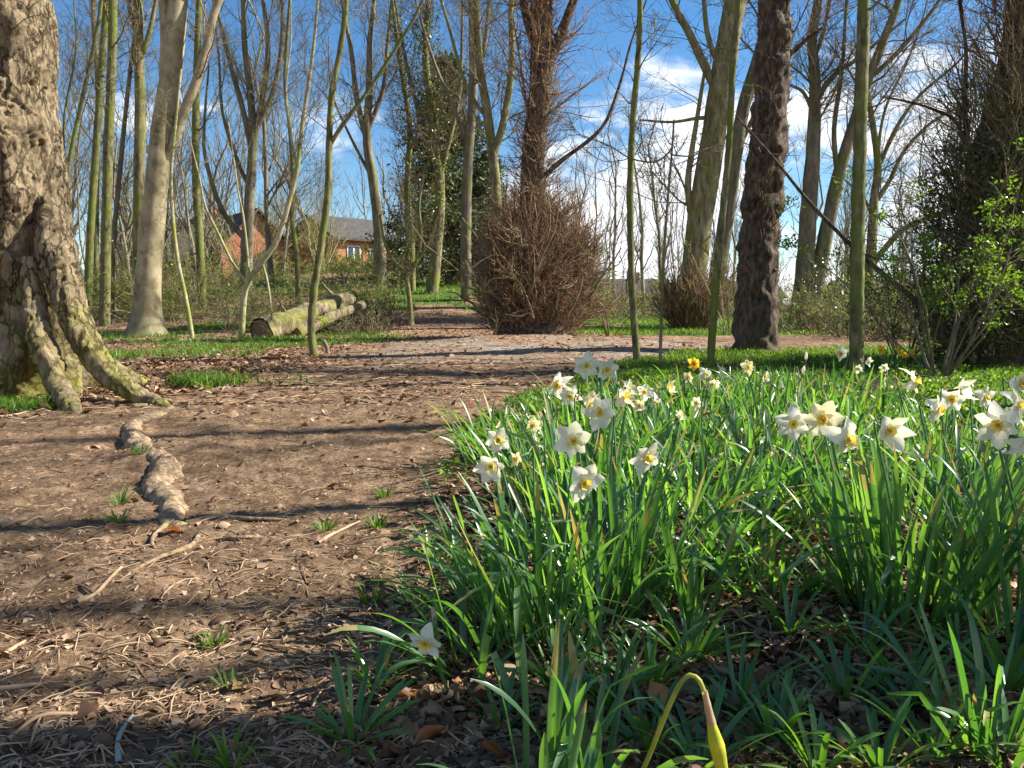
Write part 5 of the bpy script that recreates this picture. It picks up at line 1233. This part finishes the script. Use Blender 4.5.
def flower(root, org, head, base, face, Rp, kind, seed):
    """head: flower centre; base: ground point; face: direction the flower looks"""
    Rp = Rp * 1.03; rng = np.random.default_rng(seed); face = nrm(np.array(face, float))
    neck = head - face * (.022 + .012)
    hgt = neck[2] - base[2]
    mid = (base + neck) / 2 + np.array([rng.normal() * .012, rng.normal() * .012, 0]); top = neck - face * .012 + np.array([0, 0, .012])
    q = resample(np.array([base - [0, 0, .01], mid, top - np.array([face[0], face[1], 0]) * .008 - [0, 0, .02], top, neck]), 22)
    mb = MB(); V, f = tubes(q[None], np.interp(np.linspace(0, 1, 22), [0, .85, 1], [.0036, .0028, .0024])[None], 7); mb.add(V, f)
    # swelling behind the petals
    V, f = tubes(np.array([[neck - face * .004, neck + face * .006, neck + face * .014, neck + face * .030]]), np.array([[.0026, .0048, .0036, .0036]]), 8); mb.add(V, f)
    st = mb.build('flower_stem', M_STEM, root, org)
    mb = MB(); V, f = ribbon(top - [0, 0, .01], rng.random() * 6, .035, .009, .6, .8, rng, 6); mb.add(V, f); mb.build('sheath', M_PAPER, st, org)
    zq = Vector(face.tolist()).to_track_quat('Z', 'Y').to_matrix(); M3 = np.array(zq) @ np.array(Matrix.Rotation(rng.random() * 6, 3, 'Z'))
    if kind == 'bud':
        K_ = 14; t_ = np.linspace(0, 1, K_); P = head[None] + np.outer(t_ - .3, face) * .055
        mb = MB(); V, f = tubes(P[None], (np.sin(PI * np.clip(t_ * .93 + .04, 0, 1)) ** .8 * .009 + .0005)[None], 10, rough=.1, roughscale=80); mb.add(V, f); return mb.build('flower', M_PETAL, root, org)
    pv = PV[seed % 10]; Vp = np.concatenate(pv.v) * Rp
    mb = MB(); mb.add(Vp @ M3.T + head, np.concatenate(pv.f)) if False else None
    fl = MB(); fl.add(Vp @ M3.T + head, np.concatenate(pv.f) if all(x.shape[1] == 4 for x in pv.f) else pv.f[0])
    pm_, tm_ = {'white': (M_PETAL, M_TRUM), 'cream': (M_PETALC, M_TRUM), 'yellow': (M_YPETAL, M_ORANGE), 'bicolor': (M_PETAL, M_ORANGE)}[kind]
    fo = fl.build('flower', pm_, root, org)
    big = 1.0 if seed % 3 else 1.25
    tmb = trumpet_mesh(Rp * .23 * big, Rp * (.34 if kind in ('white', 'bicolor') else .5), seed)
    for a in tmb.v: a[:] = (a @ M3.T + head).astype(np.float32)
    tmb.build('trumpet', tm_, fo, org)
def daff_clump(label, px, py, nleaf, length, rad, flowers=(), seed=0, width=.012, lean=.35, droop=.35, name='daffodil_clump', biaz=None, m=None, at=None, group='daffodil clumps in the flower bed'):
    """flowers: (px, py, dY, kind, face, radius)"""
    gx, gy = G(px, py) if at is None else at; rng = np.random.default_rng(seed + 500); org = np.array([gx, gy, float(terrain(gx, gy))])
    root = empty(name, org); tag(root, label, 'daffodils', group)
    clump_leaves(gx, gy, int(nleaf * 1.7), length, rad * 1.1, rng, width, lean, droop, biaz).build('leaves', [m or M_DAF, M_TIP], root, org)
    for i, fl in enumerate(flowers):
        fx, fy, dY, kind, face, Rp = fl
        head = W(fx, fy, gy + dY); bx = gx + (head[0] - gx) * .55 + rng.normal() * .01; by = gy + dY * .55
        bx = gx + np.clip(bx - gx, -rad * 1.6, rad * 1.6)
        flower(root, org, head, np.array([bx, by, float(terrain(bx, by))]), face, Rp, kind, seed * 13 + i * 7 + 3)
    return root
cam_face = lambda a=0, b=-.15: (math.sin(a), -math.cos(a), b)
FW = .046
# front-left dense clump
daff_clump('large front daffodil clump left of centre, whose leaves spill over the path edge', 545, 632, 62, .40, .15,
           [(583, 482, .0, 'white', cam_face(.5, -.25), FW), (491, 466, .05, 'white', cam_face(-.1, -.1), .032), (498, 440, .12, 'white', cam_face(.2, .1), .03), (517, 458, .1, 'cream', cam_face(-.9, -.2), .02)], 1, .0125, .42, .5, biaz=PI * .95)
daff_clump('daffodil clump just right of the front one, its stems topped by a large white bloom', 610, 600, 60, .42, .14,
           [(602, 413, .12, 'white', (-.65, -.6, .3), .046), (590, 404, .2, 'cream', (.7, -.6, -.1), .036), (574, 441, .05, 'white', cam_face(-.2, .1), .045), (646, 457, .0, 'white', cam_face(.5, -.2), .044), (624, 397, .3, 'cream', (.4, -.6, .3), .03)], 2, .0125, .3, .35)
daff_clump('daffodil clump behind the large bloom, with a pair of white flowers at its left', 580, 530, 50, .42, .16,
           [(558, 386, .1, 'white', (-.6, -.7, .2), .044), (569, 396, 0, 'white', (.3, -.9, -.2), .036), (586, 366, .35, 'white', cam_face(.1, .05), .048), (606, 370, .35, 'white', cam_face(.3, -.1), .042), (534, 425, -.1, 'cream', cam_face(-.7, -.3), .026), (628, 388, .5, 'white', cam_face(.8, .1), .034)], 3, .012, .3, .35)
daff_clump('flowerless leafy daffodil clump at the path edge below the two far white blooms', 505, 470, 46, .34, .17, (), 4, .012, .5, .5, biaz=PI)
daff_clump('daffodil clump with small white and pale yellow faded blooms in mid bed', 665, 490, 50, .40, .18,
           [(645, 392, .1, 'white', cam_face(-.4, .1), .033), (668, 388, .3, 'cream', (.8, -.5, .2), .036), (655, 402, .2, 'white', (.5, -.8, -.3), .03), (680, 416, .1, 'white', (.5, -.5, .6), .028), (697, 404, .2, 'white', (-.6, -.5, .3), .03), (640, 407, .0, 'cream', (-.3, -.6, .5), .028)], 5, .012, .35, .4)
daff_clump('far daffodil clump with a yellow flower beside white ones, before the mossy sapling', 705, 432, 44, .40, .2,
           [(695, 364, .1, 'yellow', cam_face(-.8, .15), .040), (705, 374, .1, 'white', cam_face(.4, -.1), .042), (712, 384, 0, 'white', cam_face(.0, -.3), .040), (722, 372, .3, 'white', cam_face(.6, .1), .036), (688, 378, .2, 'cream', cam_face(-.5, .1), .034)], 6, .012, .3, .3)
daff_clump('far daffodil clump with one pale yellow flower and one white, before the rugged trunk', 756, 430, 44, .38, .2,
           [(748, 367, .1, 'cream', cam_face(-.2, .1), .044), (765, 377, .1, 'white', cam_face(.6, -.1), .038), (779, 384, .2, 'white', cam_face(-.6, .1), .032), (736, 380, .2, 'white', cam_face(.3, -.2), .034)], 7, .012, .3, .3)
daff_clump('far daffodil clump with closed white buds standing upright', 806, 430, 44, .40, .18,
           [(806, 358, .1, 'bud', (0, -.1, 1), .05), (803, 372, .0, 'bud', (.1, -.2, 1), .05)], 8, .012, .25, .3)
daff_clump('far daffodil clump with a sideways orange and white flower beside the pole-like sapling', 840, 425, 36, .38, .16,
           [(842, 354, .1, 'bicolor', (-.9, -.4, .1), .046)], 9, .012, .3, .3)
daff_clump('blurred far daffodil clump with small white flowers right of the pole-like sapling', 880, 415, 36, .34, .22,
           [(868, 362, .2, 'white', cam_face(.4, .1), .034), (884, 368, .1, 'white', cam_face(-.4, .2), .03), (858, 369, .3, 'white', cam_face(-.2, .1), .03)], 10, .012, .35, .4)
daff_clump('dense leafy daffodil clump without flowers in the middle of the bed', 735, 530, 60, .36, .22, (), 11, .012, .42, .4)
daff_clump('daffodil clump with arching leaves and a bare patch in front, mid bed', 690, 560, 44, .36, .18, (), 12, .012, .45, .5)
daff_clump('leafy daffodil clump between the mid bed and the right clump', 790, 500, 52, .37, .2, (), 13, .012, .35, .4)
daff_clump('tall upright daffodil clump at the right carrying four white yellow-cupped flowers', 905, 610, 84, .44, .14,
           [(888, 430, .02, 'white', cam_face(.15, -.12), .046), (847, 439, .05, 'white', cam_face(.35, -.2), .046), (822, 420, .15, 'cream', cam_face(-.4, .15), .046), (793, 424, .2, 'white', cam_face(-.3, .1), .042)], 14, .0115, .3, .18)
daff_clump('daffodil clump at the right with sideways white flowers against the bright ground cover', 965, 560, 40, .42, .14,
           [(938, 409, .1, 'white', (.6, -.8, -.1), .044), (960, 389, .2, 'white', (.9, -.3, .2), .044), (914, 381, .5, 'cream', (.8, -.4, .1), .044), (951, 400, .3, 'white', (-.3, -.8, .3), .04), (985, 398, .4, 'white', (.3, -.8, .1), .036)], 15, .0115, .35, .25)
daff_clump('nearest right-hand daffodil clump with large white flowers cut by the picture edge', 1040, 640, 56, .44, .14,
           [(1000, 424, .0, 'white', (-.8, -.55, -.15), .045), (1018, 405, .1, 'white', (.6, -.7, .2), .046), (1022, 384, .2, 'white', (.2, -.9, .2), .046), (1024, 440, .0, 'white', (.9, -.4, -.3), .044)], 16, .0115, .35, .3)
daff_clump('leafy daffodil clump behind the right one, beside the ground cover', 845, 480, 40, .36, .18, (), 17, .012, .35, .35)
daff_clump('daffodil clump at the right edge, flowerless with bent leaves', 1000, 500, 34, .34, .2, (), 18, .012, .5, .6)
daff_clump('sparse sunlit daffodil shoots in the foreground, cut by the bottom edge', 545, 800, 13, .30, .06, (), 19, .013, .3, .45)
daff_clump('bright broad daffodil leaves at the bottom centre', 600, 790, 8, .27, .04, (), 20, .015, .3, .3)
daff_clump('low daffodil plant at the left of the bed with one drooping shaded white flower', 470, 668, 16, .30, .05,
           [(426, 642, -.22, 'white', (-.25, -.85, -.35), .032)], 21, .013, .7, .7, biaz=PI)
daff_clump('daffodil leaves splaying left over the shaded earth at the path edge', 500, 610, 22, .38, .07, (), 22, .014, .8, .5, biaz=PI)
daff_clump('slim daffodil tuft standing beneath the small stick in mid bed', 695, 620, 14, .28, .05, (), 23, .012, .35, .4)
daff_clump('slim daffodil tuft at the bottom right', 985, 740, 16, .27, .06, (), 24, .011, .4, .5)
daff_clump('loose tuft of daffodil leaves right of the front clumps', 765, 590, 26, .30, .1, (), 25, .012, .55, .6)
# far yellow daffodils
daff_clump('distant clump of small yellow daffodils beside the leafy bush', 890, 372, 40, .30, .3, [(881, 350, 0, 'yellow', cam_face(0, .1), .045), (899, 349, 0, 'yellow', cam_face(.3, .1), .045), (904, 355, -.2, 'yellow', cam_face(-.3, .1), .045), (913, 352, 0, 'yellow', cam_face(.3, .1), .04)], 26, .014, .4, .4)
# extra leafy clumps to fill the bed
extra = [(640, 455), (745, 470), (700, 480), (830, 455), (870, 450), (600, 470), (560, 450), (930, 470), (775, 450), (625, 425), (665, 425), (735, 415), (785, 412), (590, 425), (900, 520), (1030, 470), (545, 500), (640, 530), (820, 530), (960, 450)]
WHERE = ['behind the pair of white flowers above the large front clump', 'just behind the densest leafy mid-bed clump', 'between the faded-flower clump and the dense mid clump', 'behind the three-flower row of the right clump',
         'just left of the bright ground cover, mid bed', 'left of the faded-bloom clump', 'at the path edge behind the leafy edge clump', 'in front of the bright ground cover', 'between rugged trunk and four-flowered clump',
         'nearest the feet of the thin saplings', 'below the mossy sapling on its left', 'directly below the mossy sapling', 'below the rugged trunk, back of bed', 'at the path edge, farthest back', 'crowded behind the tall four-flowered clump',
         'cut by the right edge, behind large white flowers', 'at the path side, just behind the front clump', 'hidden between the front clump and dense mid clump', 'left behind the tall upright right clump', 'amid the bright ground cover near the right edge']
for i, (a, b) in enumerate(extra):
    o = daff_clump('x', a, b, 30, .34, .2, (), 60 + i, .012, .4, .4)
    o['label'] = 'flowerless tuft of daffodil leaves ' + WHERE[i]

# drooping yellow bud in the foreground
def big_bud():
    Yb = 1.08
    pts = [W(610, 860, Yb + .05), W(640, 775, Yb + .03), W(668, 708, Yb + .01), W(680, 684, Yb), W(690, 675, Yb), W(699, 680, Yb - .005), W(704, 692, Yb - .01)]
    pts[0][2] = float(terrain(pts[0][0], pts[0][1])) - .01
    org = pts[0].copy(); root = empty('daffodil_bud', org); tag(root, 'single drooping yellow-green daffodil bud on a bent stem in the foreground', 'flower bud')
    Q = resample(np.array(pts), 40); mb = MB(); V, f = tubes(Q[None], np.interp(np.linspace(0, 1, 40), [0, .6, 1], [.004, .0037, .0036])[None], 10); mb.add(V, f); mb.build('flower_stem', M_BUDSTEM, root, org)
    e = [W(704, 690, Yb - .01), W(708, 709, Yb - .012), W(713, 730, Yb - .014), W(719, 755, Yb - .015), W(724, 782, Yb - .016)]
    Q = resample(np.array(e), 24); t_ = np.linspace(0, 1, 24)
    mb = MB(); V, f = tubes(Q[None], np.interp(t_, [0, .25, .4, .6, .85, 1], [.0036, .0050, .0072, .0118, .0095, .002])[None], 14, rough=.05, roughscale=60); mb.add(V, f); mb.build('bud', M_BUD, root, org)
    Q2 = Q[:9] + (np.array([0, -.003, 0])); mb = MB(); V, f = tubes(Q2[None], np.linspace(.0044, .0064, 9)[None], 10, rough=.12, roughscale=90); mb.add(V, f); mb.build('sheath', M_PAPER, root, org)
big_bud()

# ================================================================== low strap-leaved rosettes
def rosette(label, px, py, n, length, seed, width=.010, group='low strap-leaved rosettes on the bare soil', m=None, lean=1.0, droop=.8, name='bluebell_plant', cat='plant'):
    gx, gy = G(px, py); rng = np.random.default_rng(seed + 900); org = np.array([gx, gy, float(terrain(gx, gy))])
    mb = MB()
    for i in range(int(n * 1.5)):
        az = i * 2.4 + rng.normal() * .3; le = lean * (.35 + .75 * rng.random()); bx, by = gx + .012 * math.cos(az), gy + .012 * math.sin(az)
        V, f = ribbon((bx, by, org[2] - .006), az, length * (.6 + .6 * rng.random()), width * (.7 + .6 * rng.random()), le, droop * (.3 + .7 * rng.random()), rng, 9, rng.normal() * .4); mb.add(V, f)
    o = mb.build(name, m or M_BLUE, None, org); tag(o, label, cat, group); return o
ros = [(375, 685, 11, .13, 'at the bed border, beside the drooping white flower'), (352, 742, 16, .14, 'lowest on the left, over the shaded earth'), (330, 560, 0, 0, ''),
       (690, 655, 22, .16, 'behind the arching yellow bud'), (740, 700, 16, .15, 'just right of the arching yellow bud'), (650, 740, 18, .15, 'under the yellow bud stem'), (775, 735, 18, .13, 'small and bright, bottom centre right'),
       (865, 655, 14, .16, 'in front of the tall right clump'), (905, 700, 14, .17, 'lying open on the bare soil below the right clump'), (845, 700, 10, .14, 'left of the open one below the right clump'),
       (960, 655, 14, .16, 'at the right, beside the tall clump'), (1005, 690, 14, .17, 'by the right picture edge'), (935, 745, 12, .16, 'at the bottom right corner area'), (790, 640, 12, .14, 'between the two big clumps'),
       (735, 590, 12, .13, 'shaded, between stick and mid clumps'), (820, 600, 12, .14, 'left of the tall right clump foot'), (690, 600, 10, .12, 'in the gap behind the small stick'), (610, 700, 20, .15, 'before the front clump'), (560, 690, 14, .14, 'at the front clump foot, left side'),
       (700, 765, 14, .14, 'cut by the bottom edge near the bud'), (820, 765, 12, .14, 'cut by the bottom edge, centre right'), (500, 720, 9, .12, 'thin and sparse, left of the sunlit shoots'), (880, 765, 12, .13, 'cut by the bottom edge below the open rosette'), (1010, 765, 12, .15, 'in the very corner at bottom right'),
       (650, 680, 16, .15, 'right of the front clump foot'), (765, 560, 14, .15, 'in sunlight among the mid clumps'), (430, 560, 8, .12, 'at the path edge left of the front clump'), (415, 600, 7, .12, 'sparse one on the path edge shade')]
for i, (a, b, n, ln, where) in enumerate(ros):
    if n: rosette('low rosette of glossy strap leaves ' + where, a, b, n, ln, i)
# bright little tufts on the path
for i, (a, b, n, ln, lab) in enumerate([(325, 536, 26, .055, 'tiny bright yellow-green tuft on the path, left of a pair'), (378, 533, 26, .06, 'tiny bright yellow-green tuft on the path, right of a pair'),
                                        (213, 640, 22, .045, 'small dark green tuft alone on the near sunlit path'), (232, 690, 10, .05, 'flat green sprig on the shaded near path'),
                                        (371, 600, 22, .06, 'green tuft at the shadow edge by the flower bed'), (141, 457, 20, .07, 'green tuft against the upper part of the exposed root'), (120, 500, 22, .08, 'pale straggly tuft left of the thickest root hump'),
                                        (118, 522, 16, .07, 'sparse yellowish sprig beside the lower root hump'), (385, 500, 18, .06, 'small green tuft on the path by the bed, above the pair'), (465, 430, 22, .07, 'yellow-green tuft where path and bed meet, far up'),
                                        (232, 768, 26, .06, 'bright grass tuft cut by the bottom edge'), (190, 765, 14, .05, 'small leafy weed cut by the bottom edge, left')]):
    rosette(lab, a, b, n, ln, 100 + i, .0045, 'small green tufts on the path', M_GRASS, .8, .5, 'grass_tuft', 'grass tuft')
